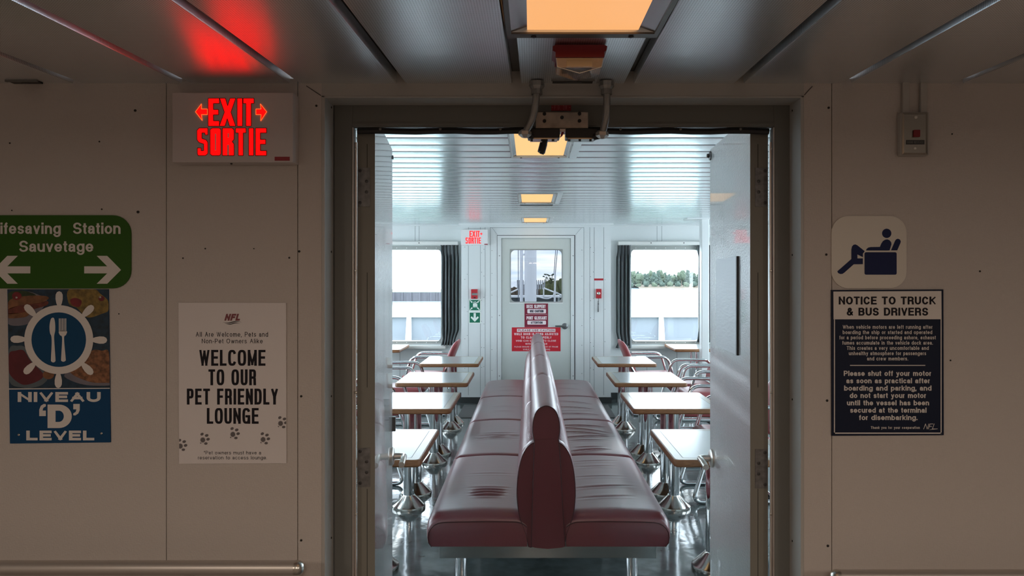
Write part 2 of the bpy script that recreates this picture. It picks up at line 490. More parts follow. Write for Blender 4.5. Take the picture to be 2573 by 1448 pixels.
    l['v'] = (.70, [[(0, x), (.5, 0)], [(.5, 0), (1, x)]])
    l['w'] = (1.08, [[(0, x), (.27, 0)], [(.27, 0), (.5, x * .95)], [(.5, x * .95), (.73, 0)], [(.73, 0), (1, x)]])
    l['x'] = (.70, [[(0, 0), (1, x)], [(0, x), (1, 0)]])
    l['y'] = (.70, [[(0, x), (.52, .02)], [(1, x), (.45, -.16), (.30, -.28), (.05, -.28)]])
    l['z'] = (.64, [[(0, x), (1, x), (0, 0), (1, 0)]])
    l['.'] = (0, [[(.5, 0), (.5, .02)]])
    l[','] = (0, [[(.5, .02), (.35, -.14)]])
    for k, v in l.items(): G[k] = (v[0], v[1], 'L')
    return G
GLYPHS = _g()
def text(mb, s, x0, x1, ycap, ybase, d, wt=.16, track=.20, slant=0.0, sq=1.0, mi=0, hx=None):
    """write s so that it spans x0..x1 (pixels at depth d) between cap line and base line; wt = stroke width / cap height"""
    cap = ybase - ycap
    hw = wt / 2                      # half stroke, in cap heights
    hv = hw if hx is None else hx / 2
    # widths: glyph body w*k + 2*hv ; gaps track
    n = len(s)
    bodies = [GLYPHS[c][0] for c in s]
    gaps = (n - 1) * track
    tot = (x1 - x0) / cap
    inner = [max(b - .16, 0) if b > 0 else 0 for b in bodies]
    k = (tot - n * 2 * hv - gaps) / max(sum(inner), 1e-6)
    if k < .35:                      # too tight: thin the gaps instead
        gaps_f = max(.3, (tot - n * 2 * hv - .35 * sum(inner)) / max(gaps, 1e-6))
        track = track * gaps_f; k = (tot - n * 2 * hv - (n - 1) * track) / max(sum(inner), 1e-6)
    cx_ = 0.0
    si = 0
    dz = 1.3e-5 * (d / 2)
    for c, wi in zip(s, inner):
        w, strokes, kind = GLYPHS[c]
        bw = wi * k
        def X(u): return cx_ + hv + u * bw if bw > 0 else cx_ + hv + (u - .5) * .3
        def Y(v):
            if kind == 'C': return hw + v * (1 - 2 * hw)
            if v < 0: return hw + v / .28 * (.28)
            if v <= XH: return hw + v / XH * (XH - 2 * hw)
            return (XH - hw) + (v - XH) / (1 - XH) * (1 - XH)
        ylo, yhi = (0, 1) if kind == 'C' else (-.30, 1.03)
        for st in strokes:
            pts = []
            for p in st:
                if p[0] == 'a':
                    _, ax, ay, rx, ry, t = p
                    cc, ss = cos(t), sin(t)
                    e = sq
                    q = (ax + rx * (abs(cc) ** e) * (1 if cc > 0 else -1), ay + ry * (abs(ss) ** e) * (1 if ss > 0 else -1))
                else: q = p
                v = (X(q[0]), Y(q[1]))
                if not pts or (abs(v[0] - pts[-1][0]) + abs(v[1] - pts[-1][1])) > 1e-4: pts.append(v)
            if len(pts) < 2: continue
            closed = abs(pts[0][0] - pts[-1][0]) + abs(pts[0][1] - pts[-1][1]) < 1e-3 and len(pts) > 4
            if closed: pts = pts[:-1]
            m_ = len(pts)
            thin = .80 if c in 'WMw' and m_ == 2 and abs(pts[0][0] - pts[1][0]) > .02 else 1.0
            L_, R_ = [], []
            for i in range(m_):
                a = pts[i - 1] if (i > 0 or closed) else None
                b = pts[(i + 1) % m_] if (i < m_ - 1 or closed) else None
                p = pts[i]
                def nrm(u, v):
                    dx, dy = v[0] - u[0], v[1] - u[1]; l_ = sqrt(dx * dx + dy * dy) or 1e-9
                    return dx / l_, dy / l_
                if a is None:
                    t = nrm(p, b); p = (p[0] - t[0] * hv, p[1] - t[1] * hw); nn = (-t[1], t[0]); sc = 1
                elif b is None:
                    t = nrm(a, p); p = (p[0] + t[0] * hv, p[1] + t[1] * hw); nn = (-t[1], t[0]); sc = 1
                else:
                    t1, t2 = nrm(a, p), nrm(p, b)
                    nx_, ny_ = -(t1[1] + t2[1]), t1[0] + t2[0]
                    l_ = sqrt(nx_ * nx_ + ny_ * ny_) or 1e-9
                    nn = (nx_ / l_, ny_ / l_)
                    sc = min(1.9, 1 / max(.2, nn[0] * -t1[1] + nn[1] * t1[0]))
                for side, out in ((1, L_), (-1, R_)):
                    qx = p[0] + side * nn[0] * hv * sc * thin
                    qy = min(max(p[1] + side * nn[1] * hw * sc, ylo), yhi)
                    qx = min(max(qx, cx_ - (0.0 if bw > 0 else .1)), cx_ + bw + 2 * hv)
                    xx = x0 + qx * cap + slant * qy
                    out.append(P(xx, ybase - qy * cap, d))
            for i in range(m_ if closed else m_ - 1):
                j = (i + 1) % m_
                si += 1
                yo = Vector((0, -dz * (si % 29), 0))
                f = mb.bm.faces.new([mb.bm.verts.new(w_ + yo) for w_ in (L_[i], L_[j], R_[j], R_[i])]); f.material_index = mi
        cx_ += bw + 2 * hv + track
# ================================================================== SETTING
D0 = 2.0              # corridor face of the bulkhead
DF = 2.085            # face of the steel door frame
DL = 2.12             # lounge face of the bulkhead / hinge side of the leaves
CZ_LOUNGE = 2.323
YW = 9.57             # lounge window wall
YC = 9.26             # projecting middle of the far wall
XL, XR = -3.35, 3.5   # lounge side walls
def cz(d): return 2.147 - 0.0306 * (D0 - d)      # corridor ceiling rises slightly forward
def cx(d): return 0.0106 * (d - D0)

def struct(o, label=None):
    o['kind'] = 'structure'
    if label: o['label'] = label
    return o

# ---- floors
m = MB(); m.box(XL - .1, XR + .1, DL, YW + .2, -0.06, 0.0)
struct(m.obj('floor', M['floor']), 'dark glossy lounge floor under the bench and tables')
m = MB(); m.box(-3.3, 3.5, -3.1, DL, -0.06, 0.0)
struct(m.obj('floor', M['corr_floor']), 'corridor floor in front of the doorway')

# ---- corridor bulkhead: panels with thin joints
def wall_panels(name, xs, label, x_in):
    m = MB()
    g = 0.0011
    for i in range(len(xs) - 1):
        m.box(xs[i] + (g if i else 0), xs[i + 1] - (g if i < len(xs) - 2 else 0), D0, D0 + .02, 0.0, 2.16, mi=0)
    m.box(xs[0], xs[-1] - .004, D0 + .0205, DL - .004, 0.0, 2.30, mi=1)
    return struct(m.obj(name, [M['wall'], M['wall_joint']]), label)
xj1, xj2, xl_in = PX(418, D0), PX(748, D0), PX(808, D0)
xr_in, xj3 = PX(2020, D0), PX(2090, D0)
wl = wall_panels('wall_left', [-3.3, xj1, xj2, xl_in], 'woven beige wall left of the doorway', xl_in)
wr = wall_panels('wall_right', [xr_in, xj3, 3.5], 'woven beige wall right of the doorway', xr_in)
# mirrored joint order for the right wall's inner slab is harmless: both stop at the reveal
m = MB()
m.box(xl_in, xr_in, D0, DL - .004, PZ(241, D0), 2.30)
wh = struct(m.obj('wall_above_door', M['trim']), 'narrow wall strip above the doorway')
def screw_on(wall, px, py, r=2.6, d=D0, matl='screw'):
    m = MB()
    rr = r / F * d
    c = P(px, py, d)
    m.lathe([(rr * 1.0, 0.0), (rr * 1.0, -0.0012), (rr * .55, -0.0018), (rr * .5, -.0008), (0, -.0008)], c, 'Y', 10)
    return m.obj('screw', M[matl], wall)
for px, py, r in ((340, 278, 3.4), (347, 533, 3.6), (256, 526, 2), (30, 529, 1.6), (25, 360, 2), (250, 356, 2), (752, 632, 3), (757, 996, 3), (757, 1358, 3),
                  (744, 266, 2.6), (795, 266, 2.8), (516, 625, 2), (638, 625, 1.5), (460, 649, 2), (727, 648, 2.4), (299, 789, 1.6)):
    screw_on(wl, px, py, r)
for px, py, r in ((2082, 271, 3), (2076, 640, 3), (2078, 1007, 3.2), (2080, 1372, 3.2), (2392, 337, 2), (2462, 682, 2.4), (2388, 906, 2)):
    screw_on(wr, px, py, r)

# bright painted L-trim round the opening (left, right, top)
def trim(name, x0, x1, z0, z1, label, side):
    m = MB()
    m.box(x0, x1, D0 - .0025, DF, z0, z1, bev=.002)
    return struct(m.obj(name, M['trim']), label)
ta = trim('trim_1', xl_in, xl_in + .010, 0.0, PZ(241, D0), 'painted reveal trim left of the door frame', -1)
tb = trim('trim_2', xr_in - .010, xr_in, 0.0, PZ(241, D0), 'painted reveal trim right of the door frame', 1)
tcp = trim('trim_3', xl_in, xr_in, PZ(241, D0) - .006, PZ(241, D0), 'painted reveal trim above the door frame', 0)
for py in (270, 633, 996, 1352):
    c = P(829, py, 2.06); m = MB(); m.lathe([(.003, 0), (.003, .0015), (0, .002)], (xl_in + .010, c.y, c.z), 'X', 8); m.obj('screw', M['screw'], ta)
    c = P(2003, py + 8, 2.06); m = MB(); m.lathe([(.003, 0), (.003, -.0015), (0, -.002)], (xr_in - .010, c.y, c.z), 'X', 8); m.obj('screw', M['screw'], tb)

# mitred wall strips beside the header
m = MB()
for a, b in (((770, 216), (806, 240)), ((2041, 217), (2021, 239))):
    A, B = P(*a, D0 - .0012), P(*b, D0 - .0012)
    m.tube([A, B], .0012, 6)
struct(m.obj('trim_4', M['darkmetal']), 'thin mitre lines at the header corners')

# ---- steel door frame
fx0, fx1 = PX(838, DF), PX(1998, DF)
ix0, ix1 = PX(886, DF), PX(1945, DF)
fz1, iz1 = PZ(259, DF), PZ(319, DF)
m = MB()
m.box(fx0, ix0, DF, DL - .006, 0.0, fz1, bev=.004)
m.box(ix1, fx1, DF, DL - .006, 0.0, fz1, bev=.004)
m.box(ix0 - .003, ix1 + .003, DF + .0005, DL - .006, iz1, fz1 - .0005, bev=.004)
# step moulding along the inner edge of the header
m.box(ix0, ix1, DF - .004, DF + .002, iz1 + .004, iz1 + .010)
frame = struct(m.obj('door_frame', M['frame']), 'dark grey steel frame round the open double doors')
m = MB(); m.box(fx0 - .004, fx1 + .004, DF + .02, DL - .005, 0.0, fz1 + .006, mi=0)
# keep only a rim: build as three strips
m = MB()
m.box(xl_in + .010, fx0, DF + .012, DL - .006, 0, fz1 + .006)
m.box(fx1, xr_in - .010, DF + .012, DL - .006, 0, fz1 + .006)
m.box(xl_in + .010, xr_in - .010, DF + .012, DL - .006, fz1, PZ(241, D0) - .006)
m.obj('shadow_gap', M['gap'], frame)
# edge seals: steel strips with screws down both jambs and under the header
for sx, xi in ((1, ix0), (-1, ix1)):
    m = MB()
    pts = [(xi + sx * (.0065 + .0015 * sin(z * 4.1)), DF + .008, z) for z in [i * .1 for i in range(21)]]
    m.tube(pts, .0042, 8)
    m.box(min(xi, xi + sx * .003), max(xi, xi + sx * .003), DF - .002, DL - .006, 0, iz1 - .002)
    s_ = m.obj('edge_seal', M['alu'], frame, smooth=True)
    for k in range(6):
        mm = MB(); mm.lathe([(.004, 0), (.004, -.002), (.002, -.003), (0, -.003)], (xi + sx * .0085, DF + .0025, 1.98 - k * .355), 'Y', 8)
        mm.obj('screw', M['steel'], frame)
m = MB()
zs = [iz1 - .010 + .0015 * sin(i * 1.7) for i in range(22)]
m.tube([(ix0 + .012 + (ix1 - ix0 - .024) * i / 21, DF + .012, zs[i]) for i in range(22)], .009, 8)
sh = m.obj('header_seal', M['black'], frame, smooth=True)
for k in range(7):
    mm = MB(); mm.lathe([(.004, 0), (.004, -.002), (0, -.003)], (ix0 + .08 + k * .175, DF + .002, iz1 - .006), 'Y', 8)
    mm.obj('screw', M['frame'], frame)

# lounge side of the bulkhead
m = MB()
m.box(XL, ix0 - .055, DL - .004, DL, 0, CZ_LOUNGE)
m.box(ix1 + .055, XR, DL - .004, DL, 0, CZ_LOUNGE)
m.box(ix0 - .055, ix1 + .055, DL - .004, DL, 2.10, CZ_LOUNGE)
struct(m.obj('wall_front', M['lounge_wall']), 'lounge face of the bulkhead round the doorway')

# ---- corridor ceiling: long metal panels parted by grooves
gx = [PX(p, D0) for p in (195, 468, 741, 1008, 1298, 1580, 1857, 2127, 2408)]
gx = [gx[0] - .305 * k for k in (6, 5, 4, 3, 2, 1)] + gx + [gx[-1] + .305 * k for k in (1, 2, 3, 4, 5, 6, 7)]
gx = [g for g in gx if -3.3 < g < 3.5]
HG = 0.0125
LY0, LY1 = 0.765, 1.562         # the lamp in the middle panel
m = MB()
def slab(x0, x1, ya, yb, th=.03, lift=0.0, mi=0, lip=True):
    rows = []
    for y in (ya, yb):
        z = cz(y) + lift; s = cx(y)
        if lip:
            prof = [(x0, z + th), (x0, z + .004), (x0 + .0012, z + .001), (x0 + .004, z), (x1 - .004, z), (x1 - .0012, z + .001), (x1, z + .004), (x1, z + th)]
        else:
            prof = [(x0, z + th), (x0, z), (x1, z), (x1, z + th)]
        rows.append([(p[0] + s, y, p[1]) for p in prof])
    m.grid(rows, cyc=True, cap=True, mi=mi)
for i in range(len(gx) - 1):
    a, b = gx[i] + HG, gx[i + 1] - HG
    if gx[i] < 0.1 < gx[i + 1]:
        slab(a, b, LY1, D0, mi=0)
        slab(a, b, LY0 - .9, LY0, mi=0)
        slab(a, b, -3.1, LY0 - .9, mi=0)
        LX0, LX1 = a, b
    else:
        slab(a, b, -3.1, D0, mi=0)
slab(-3.3, gx[0] - HG, -3.1, D0); slab(gx[-1] + HG, 3.5, -3.1, D0)
slab(-3.3, 3.5, -3.1, D0, th=.02, lift=.034, mi=1, lip=False)
struct(m.obj('ceiling', [M['ceil_front'], M['groove']], smooth=True), 'corridor ceiling of long perforated metal panels')

# ---- lounge ceiling: transverse metal planks
PK0, PKS = 3.66, 0.197
def pk(k): return PK0 + PKS * k
LAMP_X = 0.053
LW = 0.171
lamps_k = [(-1, 3), (12, 16), (24, 28)]
m = MB()
k = -8
while pk(k) < YW + .2:
    y0, y1 = pk(k) + .006, min(pk(k + 1) - .006, YW + .2)
    if y0 >= y1: break
    y0 = max(y0, DL)
    segs = [(XL - .05, XR + .05)]
    for a, b in lamps_k:
        if a <= k < b: segs = [(XL - .05, LAMP_X - LW), (LAMP_X + LW, XR + .05)]
    if y1 > DL + .01:
        for x0, x1 in segs:
            z = CZ_LOUNGE
            prof = [(y0, z + .007), (y0, z + .004), (y0 + .004, z + .0008), (y0 + .012, z), (y1 - .012, z), (y1 - .004, z + .0008), (y1, z + .004), (y1, z + .007)]
            m.grid([[(x, p[0], p[1]) for p in prof] for x in (x0, x1)], cyc=True, cap=True, mi=0)
    k += 1
m.box(XL - .05, XR + .05, DL, YW + .2, CZ_LOUNGE + .085, CZ_LOUNGE + .13, mi=1)
struct(m.obj('ceiling', [M['ceil_back'], M['gap']], smooth=True, angle=50), 'bright metal plank ceiling of the lounge')

# ---- corridor enclosure behind the viewer
m = MB()
m.box(-3.4, -3.3, -3.2, D0, 0, 2.35); struct(m.obj('wall_corridor_left', M['wall']), 'side wall of the corridor')
m = MB()
m.box(3.5, 3.6, -3.2, D0, 0, 2.35); struct(m.obj('wall_corridor_right', M['wall']), 'opposite side wall of the corridor')
m = MB()
m.box(-3.4, 3.6, -3.2, -3.1, 0, 2.35); struct(m.obj('wall_corridor_back', M['wall']), 'corridor wall behind the viewer')

# ---- lounge far wall with two windows and a door
wxl0, wxl1 = -2.12, PX(1109, YW)
wxr0, wxr1 = PX(1585, YW), PX(1759, YW)
wz0, wz1 = PZ(858, YW), PZ(627, YW)
cxl, cxr = PX(1159, YC), PX(1535, YC)
m = MB()
def wall_hole(m, x0, x1, y0, y1, z0, z1, hx0, hx1, hz0, hz1):
    m.box(x0, hx0, y0, y1, z0, z1); m.box(hx1, x1, y0, y1, z0, z1)
    m.box(hx0, hx1, y0, y1, z0, hz0); m.box(hx0, hx1, y0, y1, hz1, z1)
wall_hole(m, XL, cxl, YW, YW + .1, 0, CZ_LOUNGE + .08, wxl0, wxl1, wz0, wz1)
wall_hole(m, cxr, XR, YW, YW + .1, 0, CZ_LOUNGE + .08, wxr0, wxr1, wz0, wz1)
wb = struct(m.obj('wall_back', M['lounge_wall']), 'far lounge wall with the two front windows')
# slim cover strips and panel joints above and below the windows
for px in (1043, 1053, 1651, 1663):
    mm = MB(); x = PX(px, YW); mm.box(x - .003, x + .003, YW - .0015, YW, wz1 + .1, CZ_LOUNGE); mm.obj('panel_joint', M['joint'], wb)
for x in (-1.75, 1.55, 1.95):
    mm = MB(); mm.box(x - .003, x + .003, YW - .0015, YW, .1, wz0 - .12); mm.obj('panel_joint', M['joint'], wb)
# projecting centre, with the door opening
dx0, dx1, dz1 = PX(1249, YC), PX(1445, YC), PZ(591, YC)
m = MB()
m.box(cxl, dx0, YC, YW + .1, 0, CZ_LOUNGE + .08)
m.box(dx1, cxr, YC, YW + .1, 0, CZ_LOUNGE + .08)
m.box(dx0, dx1, YC, YW + .1, dz1, CZ_LOUNGE + .08)
wc = struct(m.obj('wall_centre', M['lounge_wall']), 'projecting middle of the far wall round the exit door')
for px in (1177, 1207, 1219, 1232, 1467, 1482, 1493, 1517):
    mm = MB(); x = PX(px, YC); mm.box(x - .0028, x + .0028, YC - .0015, YC, .1, CZ_LOUNGE - .05); mm.obj('panel_joint', M['joint'], wc)
random.seed(3)
for px, n in ((1168, 5), (1174, 5), (1210, 6), (1216, 6), (1236, 6), (1462, 6), (1484, 6), (1491, 6), (1520, 5)):
    for k in range(n):
        screw_on(wc, px, 605 + (k + .3) * 370 / n + random.uniform(-12, 12), .75, YC)
mm = MB()
mm.tube([P(1236, 572, YC - .001), P(1250, 590, YC - .001)], .002, 6); mm.tube([P(1462, 572, YC - .001), P(1446, 590, YC - .001)], .002, 6)
mm.box(PX(1232, YC), PX(1467, YC), YC - .0015, YC, PZ(573, YC), PZ(572, YC))
mm.obj('panel_joint', M['joint'], wc)
# cornice under the ceiling
m = MB()
m.box(XL, XR, YW - .05, YW + .05, CZ_LOUNGE - .012, CZ_LOUNGE + .002)
m.box(cxl - .03, cxr + .03, YC - .03, YC + .02, CZ_LOUNGE - .02, CZ_LOUNGE + .002)
struct(m.obj('trim_5', M['lounge_wall']), 'pale cornice where the lounge ceiling meets the far wall')
# black baseboards
for nm, (x0, x1, y) in {'baseboard_left': (XL, cxl, YW), 'baseboard_right': (cxr, XR, YW)}.items():
    m = MB(); m.box(x0, x1, y - .012, y, 0, .085); struct(m.obj(nm, M['baseboard']), 'black baseboard under the far window')
m = MB(); m.box(cxl - .012, dx0, YC - .012, YC, 0, .075); m.box(dx1, cxr + .012, YC - .012, YC, 0, .075)
m.box(cxl - .012, cxl, YC, YW, 0, .075); m.box(cxr, cxr + .012, YC, YW, 0, .075)
struct(m.obj('baseboard_centre', M['baseboard']), 'black baseboard beside the exit door')

# ---- far windows
def far_window(n, x0, x1, label):
    m = MB()
    fr = .035
    out = rrect(x0 - .03, wz0 - .03, x1 + .03, wz1 + .045, .03, 4)
    inn = rrect(x0 + .004, wz0 + .004, x1 - .004, wz1 - .004, .055, 4)
    N = len(out)
    for (A, ya), (B, yb) in (((out, YW - .012), (inn, YW - .012)), ((inn, YW - .012), (inn, YW + .09)), ((out, YW - .012), (out, YW))):
        a = [m.bm.verts.new((p[0], ya, p[1])) for p in A]
        b = [m.bm.verts.new((p[0], yb, p[1])) for p in B]
        for i in range(N):
            m.bm.faces.new([a[i], a[(i + 1) % N], b[(i + 1) % N], b[i]])
    w = struct(m.obj('window_%d' % n, M['winframe']), label)
    mm = MB(); mm.box(x0, x1, YW + .05, YW + .056, wz0, wz1); mm.obj('pane', M['pane'], w)
    mm = MB(); mm.box(x0 - .06, x1 + .06, YW - .07, YW + .002, wz0 - .095, wz0 - .055, bev=.006); mm.obj('window_sill', M['sill'], w)
    for k in range(7):
        xx = x0 + (k + .5) * (x1 - x0) / 7
        for zz in (wz1 + .018, wz0 - .016):
            mm = MB(); mm.lathe([(.006, 0), (.006, -.003), (0, -.004)], (xx, YW - .012, zz), 'Y', 8); mm.obj('screw', M['white'], w)
    return w
far_window(1, wxl0, wxl1, 'left front window of the lounge with a quay behind')
far_window(2, wxr0, wxr1, 'right front window of the lounge with trees behind')

# ---- exit door in the far wall
d3 = root('door_3', (PX(1347, YC), YC, 0), 'closed pale exit door with a square window at the lounge end', 'door')
d3['kind'] = 'structure'
m = MB()
YD = YC + .015
fo = .006
m.box(dx0 + .004, dx0 + .055, YC - .004, YD + .06, 0, dz1 - .006); m.box(dx1 - .055, dx1 - .004, YC - .004, YD + .06, 0, dz1 - .006)
m.box(dx0 + .055, dx1 - .055, YC - .004, YD + .06, dz1 - .04, dz1 - .006)
fr3 = m.obj('door_frame', M['lounge_wall'], d3)
m = MB(); m.box(dx0, dx0 + .004, YC - .003, YD + .06, 0, dz1); m.box(dx1 - .010, dx1, YC - .0045, YD + .06, 0, dz1); m.box(dx0, dx1, YC - .003, YD + .06, dz1 - .006, dz1)
m.obj('door_seal', M['black'], d3)
for px in (1255, 1440):
    for py in (643, 793, 945):
        c = P(px, py, YC); mm = MB(); mm.lathe([(.006, 0), (.006, -.003), (0, -.004)], (c.x, YC - .004, c.z), 'Y', 8); mm.obj('screw', M['darkmetal'], d3)
lx0, lx1, lz1 = dx0 + .060, dx1 - .060, dz1 - .045
m = MB()
for q in ((dx0 + .0545, dx0 + .0606, 0, dz1 - .04), (dx1 - .0606, dx1 - .0545, 0, dz1 - .04), (dx0 + .0545, dx1 - .0545, dz1 - .0456, dz1 - .0395)): m.box(q[0], q[1], YD + .006, YD + .05, q[2], q[3])
m.obj('shadow_gap', M['joint'], d3)
gx0, gx1, gz0, gz1 = PX(1282, YD), PX(1413, YD), PZ(760, YD), PZ(627, YD)
m = MB(); wall_hole(m, lx0, lx1, YD, YD + .045, .01, lz1, gx0, gx1, gz0, gz1)
m.obj('door_leaf', M['farleaf'], d3)
m = MB()
out = rrect(gx0 - .004, gz0 - .004, gx1 + .004, gz1 + .004, .006, 4); inn = rrect(gx0 + .008, gz0 + .008, gx1 - .008, gz1 - .008, .055, 4)
a = [m.bm.verts.new((p[0], YD - .006, p[1])) for p in out]; b = [m.bm.verts.new((p[0], YD - .006, p[1])) for p in inn]; c_ = [m.bm.verts.new((p[0], YD + .045, p[1])) for p in inn]
e_ = [m.bm.verts.new((p[0], YD, p[1])) for p in out]
for i in range(len(a)):
    j = (i + 1) % len(a)
    m.bm.faces.new([a[i], a[j], b[j], b[i]]); m.bm.faces.new([b[i], b[j], c_[j], c_[i]]); m.bm.faces.new([e_[i], e_[j], a[j], a[i]])
m.obj('window_frame', M['winframe'], d3)
m = MB(); m.box(gx0, gx1, YD + .02, YD + .026, gz0, gz1); m.obj('window_pane', M['pane_tint'], d3)
m = MB(); m.box(gx0 - .01, gx1 + .01, YD - .014, YD - .004, gz0 - .014, gz0 - .003); m.obj('window_ledge', M['white'], d3)
m = MB()
hc = P(1419, 820, YD)
m.lathe([(.040, 0), (.040, -.010), (.034, -.014), (.015, -.016), (.013, -.05), (0, -.05)], (hc.x, YD, hc.z), 'Y', 20)
m.tube(fillet([(hc.x, YD - .045, hc.z), (hc.x - .02, YD - .05, hc.z + .002), (hc.x - .125, YD - .045, hc.z + .004)], .015), .0115, 10)
m.obj('lever_handle', M['grey_handle'], d3, smooth=True)

# ---- lounge side walls with wide windows
def side_wall(name, x, s, label, n0):
    m = MB()
    spans = [(2.9, 4.5), (5.0, 6.6), (7.1, 8.9)]
    z0, z1 = .80, 2.02
    ys = [DL] + [v for sp in spans for v in sp] + [YW]
    xa, xb = (x - .1, x) if s < 0 else (x, x + .1)
    m.box(xa, xb, DL, YW + .1, 0, z0); m.box(xa, xb, DL, YW + .1, z1, CZ_LOUNGE + .08)
    for i in range(0, len(ys), 2): m.box(xa, xb, ys[i], ys[i + 1] + (.1 if i == len(ys) - 2 else 0), z0, z1)
    w = struct(m.obj(name, M['lounge_wall']), label)
    for i, (a, b) in enumerate(spans):
        mm = MB()
        for q in ((a, a + .03, z0, z1), (b - .03, b, z0, z1), (a, b, z0, z0 + .03), (a, b, z1 - .03, z1)):
            mm.box(xa - .012, xb + .012, q[0], q[1], q[2], q[3])
        ww = struct(mm.obj('window_%d' % (n0 + i), M['winframe']), 'side window of the lounge')
        mm = MB(); mm.box((xa + xb) / 2 - .003, (xa + xb) / 2 + .003, a, b, z0, z1); mm.obj('pane', M['pane'], ww)
side_wall('wall_lounge_left', XL, -1, 'left side wall of the lounge', 3)
side_wall('wall_lounge_right', XR, 1, 'right side wall of the lounge', 6)

# ---- white pillar by the right window
m = MB()
m.box(PX(1763, 8.5), PX(1782, 8.5), 8.5, 8.62, 0, CZ_LOUNGE + .004, bev=.008)
m.box(PX(1725, 8.5), PX(1785, 8.5), 8.44, 8.68, CZ_LOUNGE - .012, CZ_LOUNGE + .002)
struct(m.obj('pillar', M['lounge_wall']), 'slim white pillar in front of the right window')
# ================================================================== DOORWAY
def leaf(n, hx, far, th_out, label, right):
    """open leaf; hx = X of the visible-face corner at the hinge, far = X of the face at the free edge"""
    r = root('door_%d' % n, (hx, DL, 0), label, 'door')
    r['kind'] = 'structure'
    y0, y1 = DL + .001, 2.70
    dx = far - hx
    ln = sqrt(dx * dx + (y1 - y0) ** 2)
    ux = Vector((dx / ln, (y1 - y0) / ln, 0))
    s = 1 if right else -1
    nx = Vector((ux.y * s, -ux.x * s, 0))       # away from the opening
    T = .052
    o = Vector((hx, y0, 0))
    def q(u, v, z): return o + ux * u + nx * v + Vector((0, 0, z))
    zt = 2.088
    m = MB()
    rows = []
    for z in (.008, .012, zt - .003, zt):
        e = .003 if z in (.008, zt) else 0
        rows.append([q(e, 0 + e * .0, z), q(ln - .003, 0, z), q(ln, .003, z), q(ln, T - .003, z), q(ln - .003, T, z), q(e, T, z)])
    m.grid(rows, cyc=True, cap=True)
    m.obj('leaf_panel', M['leaf'], r)
    # plain painted hinge edge
    m = MB()
    a = [q(-.0016, .0, .010), q(-.0016, T, .010), q(-.0016, T, zt - .001), q(-.0016, .0, zt - .001)]
    m.prism(a, ux * .002)
    edge = m.obj('hinge_edge', M['leafedge'], r)
    m = MB()
    for z0, z1 in ((.15, .55), (.72, .98), (1.28, 1.62), (1.93, 2.0)):
        m.prism([q(-.0020, T * .42, z0), q(-.0020, T * .45, z0), q(-.0020, T * .45, z1), q(-.0020, T * .42, z1)], ux * .0004)
    m.obj('edge_seam', M['gap'], r)
    for zc in ((PZ(471, DL)), (PZ(1174 if not right else 1178, DL))):
        h = .0575
        v0, v1 = (T * .27, T * .95)
        m = MB()
        m.prism([q(-.0036, v0, zc - h), q(-.0036, v1, zc - h), q(-.0036, v1, zc + h), q(-.0036, v0, zc + h)], ux * .002)
        hg = m.obj('hinge', M['hinge'], r)
        for k, (vv, zz) in enumerate(((.82, .84), (.46, .30), (.46, -.25), (.82, -.80))):
            mm = MB()
            c = q(-.0036, T * vv, zc + h * zz)
            mm.lathe([(.0052, .0003), (.0052, -.0008), (.003, -.0012), (.0025, -.0004), (0, -.0004)], c, 'Y', 12)
            mm.obj('screw', M['darkmetal'], hg)
    return r, q, ln, ux, nx, T
d1, q1, ln1, ux1, nx1, T1 = leaf(1, PX(942, DL), PX(986, 2.70), 0, 'left leaf of the open double doors, stippled white paint', False)
d2, q2, ln2, ux2, nx2, T2 = leaf(2, PX(1885, DL), PX(1784, 2.70), 0, 'right leaf of the open double doors, with a steel window cover', True)

# right leaf: steel cover panel, closer stud, lever
zA, zB = PZ(645, 2.52), PZ(890, 2.52)
m = MB()
def leafbox(m, q, u0, u1, v0, v1, z0, z1):
    pts = [q(u0, v0, z0), q(u1, v0, z0), q(u1, v1, z0), q(u0, v1, z0)]
    m.prism(pts, (0, 0, z1 - z0))
def u_of(px, q, ln):      # where a pixel column meets the leaf face
    best = min(range(0, 601), key=lambda i: abs((lambda p: VX + p.x / p.y * F - px)(q(ln * i / 600, 0, 1))))
    return ln * best / 600
uA, uB = u_of(1854, q2, ln2), u_of(1803, q2, ln2)
z1_ = CH - (645 - VY) / F * q2(uA, 0, 0).y; z0_ = CH - (892 - VY) / F * q2(uA, 0, 0).y
leafbox(m, q2, uA, uB, -.006, 0.001, z0_, z1_)
cov = m.obj('window_cover', add_noise(mat('rolled_steel_sheet', (0.40, 0.41, 0.42), 0.42, metal=0.7), 20, .002, .25, 3, (1, 1, 6)), d2)
m = MB(); leafbox(m, q2, uA - .012, uA, -.0065, 0.001, z0_ - .001, z1_ + .001)
m.obj('cover_edge', M['black'], d2)
def lever(q, ln, px, py, par, s):
    u = ln - .045
    y = q(u, 0, 0).y
    z = CH - (py - VY) / F * y
    m = MB()
    c = q(u, 0, z)
    nv = -(nx2 if s > 0 else nx1)
    def ring(rad, h): return [c + nv * h + Vector((0, 0, rad * cos(2 * pi * k / 20))) + (ux2 if s > 0 else ux1) * rad * sin(2 * pi * k / 20) for k in range(20)]
    m.grid([ring(.033, -.002), ring(.033, .006), ring(.028, .010), ring(.012, .011), ring(.011, .034)], cyc=True, cap=True)
    rose = m.obj('handle_rose', M['alu'], par, smooth=True)
    m = MB()
    uu = (ux2 if s > 0 else ux1)
    m.tube(fillet([c + nv * .030, c + nv * .047, c + nv * .047 - uu * .055 + Vector((0, 0, .002)), c + nv * .046 - uu * .115 + Vector((0, 0, -.004))], .012), [.0105] * 15 + [.0105, .012] if False else .0110, 10)
    m.obj('lever_handle', M['steel'], par, smooth=True)
lever(q2, ln2, 1770, 1152, d2, 1)
lever(q1, ln1, 1000, 1147, d1, -1)
